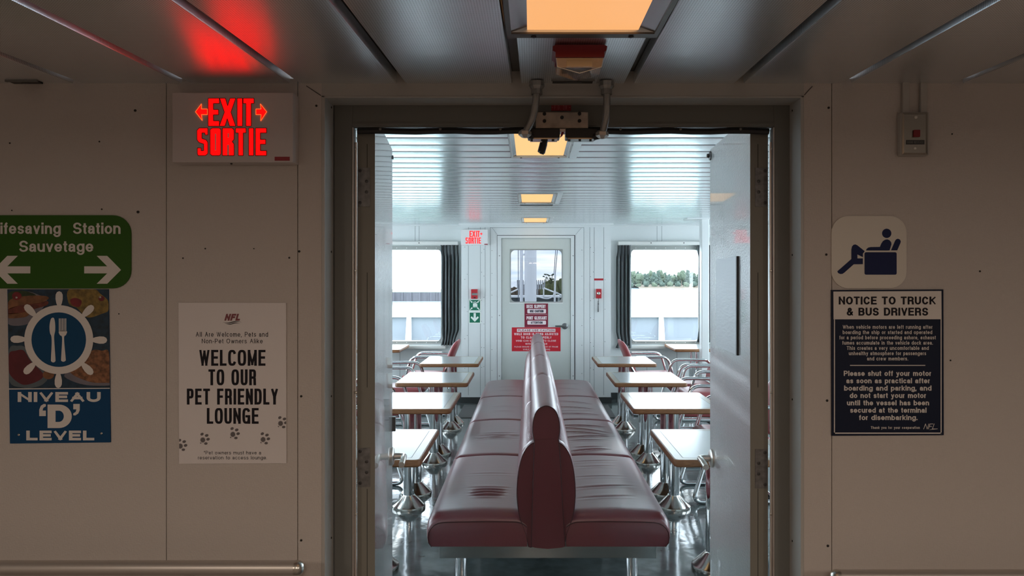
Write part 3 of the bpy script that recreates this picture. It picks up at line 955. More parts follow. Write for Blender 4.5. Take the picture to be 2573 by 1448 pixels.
m = MB(); leafbox(m, q1, ln1 - .012, ln1 + .006, -.012, .028, PZ(1083, 2.7), PZ(1047, 2.7)); m.obj('latch_block', M['darkmetal'], d1)
m = MB(); leafbox(m, q1, ln1 - .004, ln1 + .006, -.004, .012, PZ(400, 2.7), PZ(391, 2.7)); m.obj('top_stud', M['darkmetal'], d1)
m = MB(); m.lathe([(.017, 0), (.017, -.004), (.008, -.006), (.007, -.014), (0, -.014)], q2(ln2 - .012, 0, PZ(393, 2.7)), 'X', 14); m.obj('top_stud', M['darkmetal'], d2)

# ---- closer block, switches, conduits and label at the header
YH = DF
cl = root('door_switch', (PX(1412, YH), YH, PZ(300, YH)), 'steel switch bracket at the middle of the door header', 'door switch')
yb = 2.055
m = MB(); m.box(PX(1346, yb), PX(1478, yb), yb, YH - .001, PZ(323, yb), PZ(281, yb), bev=.002)
bk = m.obj('bracket', add_noise(mat('dull_steel_bracket', (0.42, 0.37, 0.32), 0.4, metal=0.8), 30, .001, .2, 3, colvar=.2), cl)
for px, py in ((1368, 286.5), (1368, 304.5), (1412, 295.5), (1456, 286), (1456, 304)):
    m = MB(); m.lathe([(.0052, 0), (.0052, -.003), (.0046, -.0035), (.003, -.0035), (.003, -.001), (0, -.001)], P(px, py, yb), 'Y', 12); m.obj('bolt', M['black'], cl)
ys = 2.03
for a, b, c in ((1326, 1407, 'a'), (1421, 1500, 'b')):
    m = MB(); m.box(PX(a, ys), PX(b, ys), ys, YH - .004, PZ(346, ys), PZ(322.5, ys), bev=.003)
    sw = m.obj('limit_switch', M['black'], cl)
    m = MB(); m.box(PX(a + 6, ys), PX(b - 6, ys), ys + .003, YH - .008, PZ(349, ys), PZ(345.5, ys)); m.obj('switch_cover', M['conduit'], cl)
    for k in range(3):
        m = MB(); x = PX(a + 10 + k * 27, ys); m.lathe([(.004, 0), (.004, -.003), (0, -.003)], (x, ys + .02, PZ(349, ys)), 'Z', 8); m.obj('screw', M['black'], sw)
m = MB(); m.box(PX(1406, ys), PX(1421, ys), ys + .005, YH - .01, PZ(330, ys), PZ(323, ys)); m.obj('striker', M['alu'], cl)
m = MB(); m.prism([P(1407, 346, ys + .01), P(1411, 332, ys + .01), P(1417, 332, ys + .01), P(1414, 340, ys + .01)], (0, .01, 0)); m.obj('striker_tip', M['redlabel'], cl)
m = MB()
m.tube([P(1372, 345, 2.06), P(1368, 360, 2.055), P(1364, 368, 2.055)], .0085, 10); m.tube([P(1366, 361, 2.053), P(1360, 383, 2.05)], .0115, 10); m.tube([P(1363, 380, 2.05), P(1361, 387, 2.05)], .007, 10)
m.obj('roller_arm', M['black'], cl, smooth=True)
for nm, pts, lab in (('a', [(1349, 222), (1346, 262), (1338, 300), (1319, 335)], 'grey conduit bending down to the left end of the header switch'),
                     ('b', [(1524, 224), (1525, 262), (1523, 300), (1513, 337)], 'nearly straight grey conduit at the right end of the header switch')):
    cr = root('conduit', P(*pts[0], 2.0), lab, 'conduit', 'header switch conduits')
    d_ = [1.97, 1.972, 1.985, 2.01]
    pp = [P(a, b, d_[i]) for i, (a, b) in enumerate(pts)]
    top = pp[0].copy(); top.z = cz(top.y) - .002
    m = MB(); m.tube(fillet([top, pp[0], pp[1], pp[2], pp[3]], .05, 5), .0102, 12); m.obj('flexible_tube', M['conduit'], cr, smooth=True)
    m = MB(); m.lathe([(.021, -.001), (.021, -.014), (.017, -.020), (.0155, -.022), (.0155, -.036), (0, -.036)], top, 'Z', 12); m.obj('ceiling_gland', M['conduit'], cr)
    e = pp[3]
    m = MB(); m.lathe([(.010, .010), (.018, .004), (.0185, -.005), (.010, -.012), (0, -.014)], e, 'Z', 6); m.obj('end_nut', M['alu'], cr)
    m = MB()
    sx = 1 if nm == 'a' else -1
    m.tube([e + Vector((sx * .008, .006, -.004)), e + Vector((sx * .022, .012, -.006))], .009, 10); m.obj('switch_gland', M['black'], cr)
tg = root('name_plate', P(1410, 270, YH), 'small engraved dark red plate above the header switch', 'label')
m = MB(); plate(m, [(1385, 278.5), (1435, 278.5), (1435, 262), (1385, 262)], YH - .002, .0018); m.obj('plate', M['redlabel'], tg)
m = MB(); text(m, 'F.D. 28', 1393, 1424, 264.5, 275.5, YH - .0024, .10); flat(m, ell(1388, 270.5, 1.2, n=8), YH - .0024); flat(m, ell(1431.5, 270, 1.2, n=8), YH - .0024); m.obj('lettering', M['redlabel_txt'], tg)

# ================================================================== CORRIDOR CEILING THINGS
def ceiling_light(name, x0, x1, y0, y1, zf, lensmat, framemat, label, group, depth=.006, ins=.048, strip=False):
    r = root(name, ((x0 + x1) / 2, (y0 + y1) / 2, zf((y0 + y1) / 2)), label, 'ceiling light', group)
    m = MB()
    fw = .030
    def ring(a0, a1, b0, b1, dz): return [(a0, b0, zf(b0) + dz), (a1, b0, zf(b0) + dz), (a1, b1, zf(b1) + dz), (a0, b1, zf(b1) + dz)]
    e = .002
    R = [ring(x0 + e, x1 - e, y0 + e, y1 - e, .02), ring(x0 + e, x1 - e, y0 + e, y1 - e, -.004), ring(x0 + .012, x1 - .012, y0 + fw, y1 - fw, -.004), ring(x0 + .012, x1 - .012, y0 + fw, y1 - fw, .012)]
    m.grid(R, cyc=True)
    m.obj('frame', framemat, r)
    m = MB()
    R = [ring(x0 + .012, x1 - .012, y0 + fw, y1 - fw, .004), ring(x0 + .012, x1 - .012, y0 + fw, y1 - fw, .0), ring(x0 + ins, x1 - ins, y0 + fw + .001, y1 - fw - .001, depth)]
    m.grid(R, cyc=True)
    m.obj('reflector', M['reflector'], r)
    m = MB()
    m.face(ring(x0 + ins - .002, x1 - ins + .002, y0 + fw, y1 - fw, depth - .001))
    m.obj('diffuser', lensmat, r)
    for xx in (x0 + .06, x1 - .06):
        m = MB(); m.lathe([(.006, 0), (.006, -.003), (0, -.004)], (xx, y1 - .015, zf(y1) - .004), 'Z', 10); m.obj('screw', M['black'], r)
    if strip:
        m = MB(); m.box(x1 + .004, x1 + .045, y0, y1 + .004, zf(y1) - .006, zf(y1) + .003); m.obj('side_strip', M['lounge_wall'], r)
    return r
ribbed = M['lens']
ceiling_light('ceiling_light', -.054, .276, LY0, LY1, lambda y: cz(y) - .004, M['lens'], M['lampframe'], 'large orange ceiling light in the corridor ceiling before the doorway', None)
for k, (ax, ay) in enumerate(CORR_LAMPS):
    ceiling_light('ceiling_light', ax - .16, ax + .16, ay - .4, ay + .4, lambda y: cz(y) - .005, M['lens'], M['lampframe'], 'corridor ceiling light behind the viewer', 'corridor ceiling lights out of view')
    for q in bpy.data.objects:
        if q.get('group') == 'corridor ceiling lights out of view':
            q['kind'] = 'structure'
            for kk in ('label', 'category', 'group'):
                if kk in q: del q[kk]
fl_lab = ['lounge ceiling light nearest the doorway, behind the header switch', 'middle lounge ceiling light, second beyond the doorway', 'farthest lounge ceiling light, just before the exit door']
for (a, b), lb in zip(lamps_k, fl_lab):
    ceiling_light('ceiling_light', LAMP_X - LW, LAMP_X + LW, pk(a) + .003, pk(b) - .003, lambda y: CZ_LOUNGE, M['lens_far'], M['lampframe_far'], lb, 'lounge ceiling lights', depth=.007, ins=.035, strip=True)

# strobe
sr = root('alarm_strobe', (PX(1456, 1.65), 1.65, cz(1.65)), 'red alarm strobe with clear wedge lens on the ceiling above the doorway', 'alarm strobe')
ya, yb2 = 1.625, 1.70
def Z6(py): return PZ(py, ya)
m = MB()
m.prism([(PX(1389, ya), ya, Z6(116)), (PX(1397, ya), ya, Z6(113)), (PX(1519, ya), ya, Z6(113)), (PX(1526, ya), ya, Z6(116)), (PX(1524, ya), ya, Z6(126)), (PX(1518, ya), ya, Z6(131)), (PX(1518, ya), ya, Z6(144)), (PX(1396, ya), ya, Z6(144)), (PX(1396, ya), ya, Z6(131)), (PX(1389, ya), ya, Z6(127))], (0, yb2 - ya, 0))
m.box(PX(1395, ya), PX(1520, ya), ya + .01, yb2, Z6(114), cz(1.64) + .001)
m.obj('strobe_base', M['strobe_red'], sr)
m = MB()
m.prism([(PX(1398, ya), ya + .004, Z6(144.2)), (PX(1516, ya), ya + .004, Z6(144.2)), (PX(1512, ya), ya + .006, Z6(168)), (PX(1456, ya), ya + .012, Z6(184)), (PX(1400, ya), ya + .006, Z6(168))], (0, .055, 0))
m.obj('strobe_lens', M['clear'], sr)
m = MB()
for a, b in (((1400, 168), (1456, 184)), ((1456, 184), (1512, 168)), ((1398, 146), (1400, 168)), ((1516, 146), (1512, 168))):
    m.tube([P(*a, ya), P(*b, ya)], .0009, 6)
m.obj('lens_rim', M['white'], sr)
m = MB(); m.box(PX(1425, ya), PX(1490, ya), ya + .02, ya + .045, Z6(160), Z6(146)); m.obj('flash_tube', M['conduit'], sr)

def slot_vent(px0, px1, d, zf, label, matl='black', py=208, depth=.05, group=None):
    r = root('ceiling_vent', (PX((px0 + px1) / 2, d), d, zf(d)), label, 'vent', group)
    a, b = PX(px0, d), PX(px1, d)
    m = MB(); m.box(a, b, d - depth, d, zf(d) - .004, zf(d) + .001); m.obj('slot', M[matl], r)
    m = MB(); m.box(a - .004, b + .004, d - depth - .006, d - depth, zf(d) - .006, zf(d) + .0005); m.box(a + .03, b - .03, d - depth * .55, d - depth * .45, zf(d) - .006, zf(d) - .004); m.obj('louvre', M['groove'], r)
slot_vent(1388, 1488, 1.985, cz, 'dark slot vent in the ceiling above the header switch', depth=.03)
slot_vent(36, 108, 1.99, cz, 'dark slot vent in the ceiling at the upper left corner', depth=.025)
slot_vent(1308, 1388, 7.04, lambda y: CZ_LOUNGE, 'dark slot vent in the lounge ceiling beyond the middle light', depth=.06)

# ================================================================== SIGNS ON THE CORRIDOR WALL
def exit_sign(px0, py0, px1, py1, d, depth, label, red, box, arrows, letters):
    """box corners in pixels at depth d; letters: map from the near sign's pixel layout"""
    r = root('exit_sign', P((px0 + px1) / 2, py1, d + depth), label, 'exit sign')
    m = MB()
    A, B = P(px0, py1, d), P(px1, py0, d)
    m.box(A.x, B.x, d, d + depth, A.z, B.z, bev=.0012)
    m.obj('housing', M[box], r)
    def L(x, y): return letters(x, y)
    dd = d - .0006
    m = MB(); me_ = MB()
    def poly(pts):
        flat(m, [L(*p) for p in pts], dd)
        cxx = sum(p[0] for p in pts) / len(pts); cyy = sum(p[1] for p in pts) / len(pts)
    polys = []
    E = lambda x0, x1, y0, y1, w, h: [(x0, y0), (x1, y0), (x1, y0 + h), (x0 + w, y0 + h), (x0 + w, (y0 + y1) / 2 - h / 2), (x1 - 2, (y0 + y1) / 2 - h / 2), (x1 - 2, (y0 + y1) / 2 + h / 2), (x0 + w, (y0 + y1) / 2 + h / 2), (x0 + w, y1 - h), (x1, y1 - h), (x1, y1), (x0, y1)]
    Tt = lambda x0, x1, y0, y1, w, h: [(x0, y0), (x1, y0), (x1, y0 + h), ((x0 + x1) / 2 + w / 2, y0 + h), ((x0 + x1) / 2 + w / 2, y1), ((x0 + x1) / 2 - w / 2, y1), ((x0 + x1) / 2 - w / 2, y0 + h), (x0, y0 + h)]
    polys.append(E(523, 551, 247, 317, 13, 13))
    polys.append([(552, 247), (566, 247), (572, 266), (578, 247), (592, 247), (580, 282), (592, 317), (577, 317), (571, 298), (565, 317), (551, 317), (564, 282)])
    polys.append([(596, 247), (609, 247), (609, 317), (596, 317)])
    polys.append(Tt(611, 638, 247, 317, 13, 13))
    if 'L' in arrows: polys.append([(491, 281), (506, 261), (506, 274), (521, 274), (521, 288), (506, 288), (508, 303)])
    if 'R' in arrows: polys.append([(670, 281), (654, 261), (656, 274), (643, 274), (643, 288), (656, 288), (655, 304)])
    S = [(500, 322), (522, 322), (522, 339), (515, 339), (515, 334), (507, 334), (507, 348), (518, 352), (522, 358), (522, 386), (516, 391), (498, 391), (496, 386), (496, 372), (505, 372), (505, 379), (512, 379), (512, 362), (500, 358), (495, 351), (495, 328)]
    polys.append(S)
    polys.append([(528, 326), (533, 322), (551, 322), (555, 326), (555, 387), (551, 391), (533, 391), (528, 387)])
    polys.append([(559, 322), (583, 322), (588, 327), (588, 350), (583, 356), (588, 362), (588, 391), (559, 391)])
    polys.append(Tt(592, 618, 322, 391, 12, 12))
    polys.append([(625, 322), (637, 322), (637, 391), (625, 391)])
    polys.append(E(642, 669.5, 322, 391, 12, 12))
    for p in polys: poly(p)
    m.obj('lettering', M[red], r)
    # counters of O and R, and the orange cut edge of the arrows
    m = MB()
    for p in ([(540, 336), (543, 336), (543, 378), (540, 378)], [(572, 335), (575, 335), (575, 346), (572, 346)], [(571, 364), (575, 364), (575, 391), (571, 391)]):
        flat(m, [L(*q) for q in p], dd - .0004)
    m.obj('letter_counters', M[box], r)
    m = MB()
    def outline(p, w):
        p3 = [P(*L(*q), dd - .0008) for q in p]
        for i in range(len(p3)):
            m.tube([p3[i], p3[(i + 1) % len(p3)]], w, 4, cap=False)
    if d < 3:
        for p in polys[4:6]: outline(p, .0008)
        m.obj('letter_rim', M['exitrim'], r)
        m = MB()
        for p in polys[:4] + polys[6:]: outline(p, .0010)
        m.obj('letter_edge', M['exitedge'], r)
    else: m.bm.free()
    m = MB(); flat(m, [L(*q) for q in ((690, 404), (728, 404), (728, 394), (690, 394))], dd); m.obj('inspection_label', M['redlabel'], r)
    m = MB()
    c = P((px0 + px1) / 2 - 5, py1, d + .01)
    m.lathe([(.003, .001), (.003, -.003), (0, -.004)], (c.x, d + .015, A.z), 'Z', 8); m.obj('screw', M['black'], r)
    return r
exit_sign(433, 233, 736, 408, 1.95, D0 - 1.95 - .0005, 'large lit red and white exit sign left of the doorway', 'exitred', 'exitbox', 'LR', lambda x, y: (x, y))
exit_sign(1158, 577, 1225, 616, 9.18, YC - 9.18 - .001, 'small lit exit sign beside the far exit door', 'exitred_far', 'exitbox_far', 'R',
          lambda x, y: ((1158 + (x - 433) * .2237 - (2.2 if 320 < y < 392 else -1.5), 577 + (y - 233) * .2237 * (1.0))))

DS = D0 - .004       # face of thin plastic signs
# --- lifesaving sign
sg = root('direction_sign', P(141, 725, DS), 'green sign with white arrows pointing both ways, rounded corners', 'sign')
m = MB(); plate(m, rrect(-47, 541, 329, 725, 46, 8), DS, .0035); m.obj('plate', M['green'], sg)
m = MB()
text(m, 'Lifesaving  Station', -21, 303, 559.5, 588, DS - .0004, .15, .10, hx=.20)
text(m, 'Sauvetage', 48, 234.5, 605, 633, DS - .0004, .15, .10, hx=.20)
m.obj('lettering', M['white_print'], sg)
m = MB()
z4 = lambda p: (p[0] / 2.992, 480 + p[1] / 2.992)
flat(m, [z4(p) for p in [(633, 567), (806, 567), (727, 488), (806, 488), (910, 594), (806, 698), (727, 698), (806, 620), (633, 620)]], DS - .0004)
m.obj('arrow', M['white_print'], sg)
m = MB()
flat(m, [z4(p) for p in [(228, 567), (55, 567), (134, 488), (55, 488), (-49, 594), (55, 698), (134, 698), (55, 620), (228, 620)]], DS - .0004)
m.obj('arrow', M['white_print'], sg)

# --- level D restaurant sign
ng = root('restaurant_sign', P(148, 1113, DS), 'blue level sign with a white ship wheel, knife and fork over food pictures', 'sign')
m = MB(); plate(m, [(25, 1115), (277.5, 1112), (272, 727), (18.5, 727.5)], DS, .0035); m.obj('plate', M['signblue'], ng)
z8 = lambda x, y: (x / 3.367, 700 + y / 3.367)
def food(name, cols, draw):
    m = MB(); draw(m); return m.obj(name, cols, ng)
def fmat(n, c, s=30, v=.35): return add_noise(mat(n, c, .45), s, .001, .0, 4, colvar=v)
d1_, d2_, d3_, d4_ = DS - .0003, DS - .0006, DS - .0009, DS - .0012
Fm = [fmat('picture_bun', (.20, .085, .035), 60), fmat('picture_sausage', (.15, .035, .022), 90), fmat('picture_plate', (.17, .16, .19), 20, .15), fmat('picture_tomato', (.18, .015, .02), 50),
      fmat('picture_omelette', (.21, .14, .03), 70, .5), fmat('picture_soup', (.11, .012, .02), 30, .2), fmat('picture_bowl', (.10, .13, .15), 20, .15), fmat('picture_fries', (.21, .09, .04), 90, .6), fmat('picture_cloth', (.009, .035, .065), 60, .4), fmat('picture_leaf', (.03, .055, .02), 60, .4)]
def draw(m):
    C = lambda pts: [z8(min(max(x, 66 + (y - 90) * .012), 917 + (y - 90) * .015), max(y, 91)) for x, y in (closed(pts) if len(pts) > 4 else pts)]
    flat(m, C([(64, 92), (916, 88), (929, 928), (78, 934)]), d1_, 8)
    flat(m, C([(66, 240), (120, 130), (230, 110), (330, 140), (400, 180), (300, 330), (215, 392), (68, 385)]), d2_, 2)
    flat(m, C([(66, 130), (130, 105), (230, 110), (300, 150), (100, 190), (66, 190)]), d2_ - .0002, 9)
    flat(m, C([(66, 205), (120, 165), (260, 145), (390, 150), (408, 175), (330, 210), (180, 225), (66, 260)]), d3_, 0)
    flat(m, C([(66, 262), (180, 226), (330, 208), (400, 190), (398, 225), (280, 262), (180, 290), (66, 300)]), d3_, 1)
    flat(m, C([(66, 300), (180, 290), (270, 262), (230, 320), (150, 335), (68, 335)]), d3_, 0)
    flat(m, C(ell(142, 148, 40, 34, 16)), d4_, 3)
    flat(m, C([(585, 92), (790, 88), (850, 130), (915, 190), (917, 270), (860, 300), (740, 330), (650, 250), (583, 215)]), d2_, 4)
    flat(m, C([(595, 180), (640, 165), (690, 190), (670, 240), (610, 225)]), d3_, 3)
    flat(m, C(ell(858, 170, 26, 22, 14)), d4_, 3)
    flat(m, C([(78, 600), (150, 570), (215, 585), (300, 700), (400, 830), (370, 890), (300, 920), (200, 925), (78, 870)]), d2_, 6)
    flat(m, C([(76, 640), (130, 612), (200, 610), (260, 700), (360, 800), (350, 850), (250, 895), (170, 890), (78, 800)]), d3_, 5)
    flat(m, C(ell(410, 815, 48, 38, 16)), d4_, 0)
    flat(m, C([(545, 830), (640, 880), (760, 905), (928, 905), (928, 885), (780, 880), (640, 830), (580, 790)]), d3_, 2)
    flat(m, C([(580, 800), (700, 720), (780, 610), (860, 612), (922, 625), (926, 885), (800, 895), (680, 860)]), d2_, 7)
food('food_picture', Fm, draw)
m = MB()
wc_, R1, R0 = (497, 518), 292, 231
n = 48
for k in range(n):
    a, b = 2 * pi * k / n, 2 * pi * (k + 1) / n
    flat(m, [z8(wc_[0] + r * cos(t), wc_[1] + r * sin(t)) for r, t in ((R0, a), (R1, a), (R1, b), (R0, b))], DS - .0016)
for k in range(8):
    t = k * pi / 4 + .01
    u, v = (cos(t), sin(t)), (-sin(t), cos(t))
    prof = [(284, 14), (310, 24), (345, 31), (380, 30), (402, 19), (410, 0)]
    pts = [(r, h) for r, h in prof] + [(r, -h) for r, h in prof[-2::-1]]
    flat(m, [z8(wc_[0] + u[0] * r + v[0] * h, wc_[1] + u[1] * r + v[1] * h) for r, h in pts], DS - .0017)
m.obj('ship_wheel', M['white_print'], ng)
m = MB(); flat(m, [z8(*p) for p in ell(497, 518, 232, n=48)], DS - .0014); m.obj('wheel_centre', M['wheelblue'], ng)
m = MB()
flat(m, [z8(*p) for p in closed([(445, 332), (458, 340), (466, 380), (467, 440), (458, 490), (461, 560), (469, 680), (467, 702), (451, 711), (434, 702), (431, 680), (437, 560), (435, 492), (424, 465), (419, 430), (420, 390), (430, 345)])], DS - .0018)
flat(m, [z8(*p) for p in closed([(500, 445), (564, 445), (558, 478), (543, 494), (545, 560), (556, 680), (553, 697), (537, 705), (520, 698), (517, 680), (524, 560), (524, 494), (506, 478)])], DS - .0018)
for k in range(5):
    x = 498 + k * 13.6
    flat(m, [z8(*p) for p in [(x, 338), (x + 8, 338), (x + 8, 448), (x, 448)]], DS - .0018)
m.obj('knife_and_fork', M['white_print'], ng)
m = MB()
flat(m, [z8(*p) for p in [(76, 931), (930, 926), (930, 933), (76, 940)]], DS - .0015)
text(m, 'NIVEAU', 44.5, 253, 985.5, 1010.5, DS - .0006, .26, .20, hx=.36)
text(m, 'D', 119.5, 180.5, 1017, 1076, DS - .0006, .26, hx=.34)
text(m, 'LEVEL', 66, 237, 1082.5, 1107, DS - .0006, .26, .20, hx=.36)
for pts in ([(332, 1165), (332, 1110), (345, 1078), (370, 1062), (388, 1064), (388, 1082), (366, 1096), (360, 1118), (388, 1118), (388, 1165)], [(675, 1062), (675, 1115), (662, 1143), (637, 1160), (620, 1158), (620, 1142), (640, 1130), (647, 1108), (620, 1108), (620, 1062)]):
    flat(m, [z8(*p) for p in pts], DS - .0006)
m.obj('lettering', M['white_print'], ng)
for px, py in ((47.5, 1093), (255, 1089.5), (42, 748), (252, 747)):
    m = MB(); m.lathe([(.0032, 0), (.0032, -.001), (.002, -.002), (0, -.002)], P(px, py, DS - .0008), 'Y', 10); m.obj('screw', M['steel'], ng)

# --- pet friendly poster
pg = root('poster', P(584, 1166, DS), 'white pet welcome poster with paw prints left of the doorway', 'poster')
dp = D0 - .005
m = MB(); plate(m, [(450, 1166), (719.5, 1164.5), (718.5, 761.5), (448.5, 761)], dp, .0045); m.obj('board', M['poster'], pg)
dq = dp - .0004
m = MB()
for s, a, b, y0, y1, o in (('All Are Welcome, Pets and', 492, 673.5, 834.5, 846.5, .115), ('Non-Pet Owners Alike', 507, 660, 851.5, 863, .115),
                           ('WELCOME', 500.5, 667, 879.5, 919.5, .165), ('TO OUR', 523.7, 643.5, 928.5, 968.5, .165), ('PET FRIENDLY', 469.5, 698.7, 977, 1017, .165), ('LOUNGE', 519.7, 649.8, 1025.7, 1065.3, .165),
                           ('*Pet owners must have a', 512.5, 656, 1133.5, 1142.3, .115), ('reservation to access lounge.', 497.5, 671, 1146, 1154.8, .115)):
    text(m, s, a, b, y0, y1, dq, o * .9, .19 if o < .15 else .10, sq=1.0 if o < .15 else .62, hx=o)
m.obj('lettering', M['ink'], pg)
for cx_, cy_ in ((458, 1118.5), (514.5, 1103), (590, 1089), (666, 1102), (710, 1061.5)):
    m = MB()
    for ox, oy, rx, ry, ro in ((-6.9, -11.6, 4.4, 3.4, -.5), (4.8, -8.3, 4.6, 3.4, -.3), (8.3, 1.2, 4.6, 3.5, -.3), (2.7, 12, 4.4, 3.2, -.1), (-10.3, 10.8, 1.9, 1.3, .6)):
        pts = [(min(max(x, 450.2), 719), y) for x, y in ell(cx_ + ox, cy_ + oy, rx, ry, 14, ro)]
        if max(p[0] for p in pts) - min(p[0] for p in pts) > .5: flat(m, pts, dq)
    pad = []
    for k in range(22):
        a = 2 * pi * k / 22; rr = 7.2 if k % 2 else 5.2
        pad.append((min(max(cx_ - 5 + rr * cos(a), 450.2), 719), cy_ + 3 + rr * 1.05 * sin(a)))
    if max(p[0] for p in pad) - min(p[0] for p in pad) > 1: flat(m, pad, dq - .0001)
    m.obj('paw_print', M['grey_ink'], pg)
m = MB(); text(m, 'NFL', 563.5, 602, 789, 806, dq, .27, .10, slant=5); m.obj('logo_lettering', M['logo_red'], pg)
def wave(m, x0, x1, y, a, w, d, ph=0):
    n = 16
    for i in range(n):
        t0, t1 = i / n, (i + 1) / n
        f = lambda t: (x0 + (x1 - x0) * t, y + a * sin(2 * pi * t * 1.0 + ph))
        h = lambda t: w * sin(pi * min(max(t, .03), .97))
        (xa, ya_), (xb, yb_) = f(t0), f(t1)
        flat(m, [(xa, ya_ + h(t0)), (xb, yb_ + h(t1)), (xb, yb_ - h(t1)), (xa, ya_ - h(t0))], d)
m = MB(); wave(m, 560, 607, 810, 2.0, 1.1, dq); wave(m, 566, 603, 813.5, 1.8, 1.0, dq); m.obj('logo_waves', M['ink'], pg)

# --- lounge pictogram
kg = root('pictogram_sign', P(2183, 725, DS), 'cream rounded square sign with a blue figure reclining in an armchair', 'sign')
m = MB(); plate(m, rrect(2089.5, 543, 2278, 724.5, 42, 8), DS, .0035); m.obj('plate', M['cream'], kg)
z6 = lambda p: (1713 + p[0] / 2.992, 480 + p[1] / 2.992)
m = MB()
for pts in (ell(1541, 319, 35, n=28), rrect(1374, 461, 1616, 630, 12, 5),
            [(1385, 448), (1390, 436), (1402, 426), (1420, 422), (1490, 421), (1500, 396), (1512, 378), (1528, 367), (1545, 364), (1562, 370), (1575, 386), (1577, 402), (1563, 447), (1545, 448)],
            [(1573, 447), (1604, 374), (1612, 364), (1625, 359), (1640, 365), (1647, 378), (1645, 390), (1620, 447)],
            [(1275, 512), (1275, 440), (1280, 418), (1290, 406), (1304, 402), (1318, 407), (1376, 453), (1362, 472), (1362, 498), (1321, 478), (1321, 507), (1362, 507), (1362, 551), (1293, 552), (1222, 615), (1208, 624), (1192, 625), (1176, 618), (1169, 605)]):
    flat(m, [z6(p) for p in pts], DS - .0004)
m.obj('reclining_figure', M['blue'], kg)

# --- truck driver notice
tn = root('notice_board', P(2230, 1096, DS), 'navy and white notice for truck and bus drivers right of the doorway', 'notice')
m = MB(); plate(m, [(2090, 1095.5), (2371.5, 1094), (2370.5, 727.5), (2089, 729)], dp, .0045); m.obj('plate', M['navy'], tn)
m = MB()
flat(m, [(2094.5, 802.8), (2366, 802.5), (2365.5, 731.5), (2094, 733)], dp - .0003)
def bar(x0, y0, x1, y1): flat(m, [(x0, y1), (x1, y1), (x1, y0), (x0, y0)], dp - .0003)
bar(2095.5, 802, 2098, 1090.5); bar(2363.5, 802, 2366, 1090); bar(2095.5, 1087.5, 2366, 1090.5)
bar(2135.8, 917.5, 2325, 919.6)
m.obj('white_panel', M['white_print'], tn)
m = MB()
text(m, 'NOTICE TO TRUCK', 2107.5, 2351.5, 745.5, 765.5, dp - .0007, .19, .12, hx=.235)
text(m, '& BUS DRIVERS', 2127.5, 2332, 773.5, 793.5, dp - .0007, .19, .12, hx=.235)
m.obj('heading', M['ink'], tn)
m = MB()
L1 = [('When vehicle motors are left running after', 1210, 1885), ('boarding the ship or started and operated', 1210, 1883), ('for a period before proceeding ashore, exhaust', 1185, 1910), ('fumes accumulate in the vehicle dock area.', 1207, 1888), ('This creates a very uncomfortable and', 1240, 1857), ('unhealthy atmosphere for passengers', 1256, 1837), ('and crew members.', 1393, 1702)]
for i, (s, a, b) in enumerate(L1):
    yb_ = 826.6 + i * 13.25
    text(m, s, 1713 + a / 2.992, 1713 + b / 2.992, yb_ - 9.5, yb_, dp - .0004, .14, .13, hx=.17)
L2 = [('Please shut off your motor', 2120, 2340), ('as soon as practical after', 2126.5, 2336.5), ('boarding and parking, and', 2121, 2340.5), ('do not start your motor', 2135, 2327), ('until the vessel has been', 2128, 2334.5), ('secured at the terminal', 2136, 2328), ('for disembarking.', 2158.5, 2305.5)]
for i, (s, a, b) in enumerate(L2):
    yb_ = 945 + i * 18.5
    text(m, s, a, b, yb_ - 13, yb_, dp - .0004, .18, .10, hx=.225)
text(m, 'Thank you for your cooperation', 2188, 2311, 1071.5, 1078.2, dp - .0004, .18, .17)
text(m, 'NFL', 2320, 2350, 1065, 1079, dp - .0004, .10, .12, slant=5)
flat(m, [(2334, 1080.6), (2356, 1078.6), (2356, 1077.4), (2340, 1079)], dp - .0004)
m.obj('lettering', M['white_print'], tn)

# --- door release box with surface conduit
dr = root('door_release', P(2295, 392, D0), 'steel door release plate with a small red button on the right wall', 'door release')
yb3 = 1.972
m = MB(); m.box(PX(2253, D0), PX(2325, D0), yb3 + .006, D0 - .0005, PZ(394, D0), PZ(286, D0), bev=.004); m.obj('back_box', M['trim'], dr)
m = MB()
o_ = [(2267, 389), (2331, 389), (2331, 283), (2267, 283)]; i_ = [(2272, 384), (2326, 384), (2326, 288), (2272, 288)]
A_ = [P(*p, yb3 + .006) for p in o_]; A2 = [P(*p, yb3 + .003) for p in o_]; B_ = [P(*p, yb3) for p in i_]
m.grid([A_, A2, B_], cyc=True); m.face(B_)
m.obj('face_plate', M['plate_steel'], dr)
m = MB(); m.box(PX(2294, yb3), PX(2310, yb3), yb3 - .006, yb3 + .001, PZ(345, yb3), PZ(327, yb3), bev=.0015); m.obj('push_button', M['strobe_red'], dr)
m = MB(); plate(m, [(2277, 363), (2323, 363), (2323, 352), (2277, 352)], yb3 - .0008, .0006); lb_ = m.obj('label_strip', M['black'], dr)
m = MB(); text(m, 'DOOR RELEASE', 2279.5, 2320.5, 354.3, 360.8, yb3 - .0012, .13); m.obj('lettering', M['conduit'], dr)
for py in (295, 373):
    m = MB(); m.lathe([(.0045, 0), (.0045, -.0015), (.003, -.0025), (0, -.0025)], P(2301 if py < 300 else 2299, py, yb3), 'Y', 12); m.obj('screw', M['steel'], dr)
for a, b in ((2263, 2281), (2308, 2325)):
    m = MB(); m.box(PX(a, D0), PX(b, D0), D0 - .012, D0 - .0005, PZ(288, D0), cz(D0 - .01) + .001, bev=.002); m.obj('surface_conduit', M['trim'], dr)

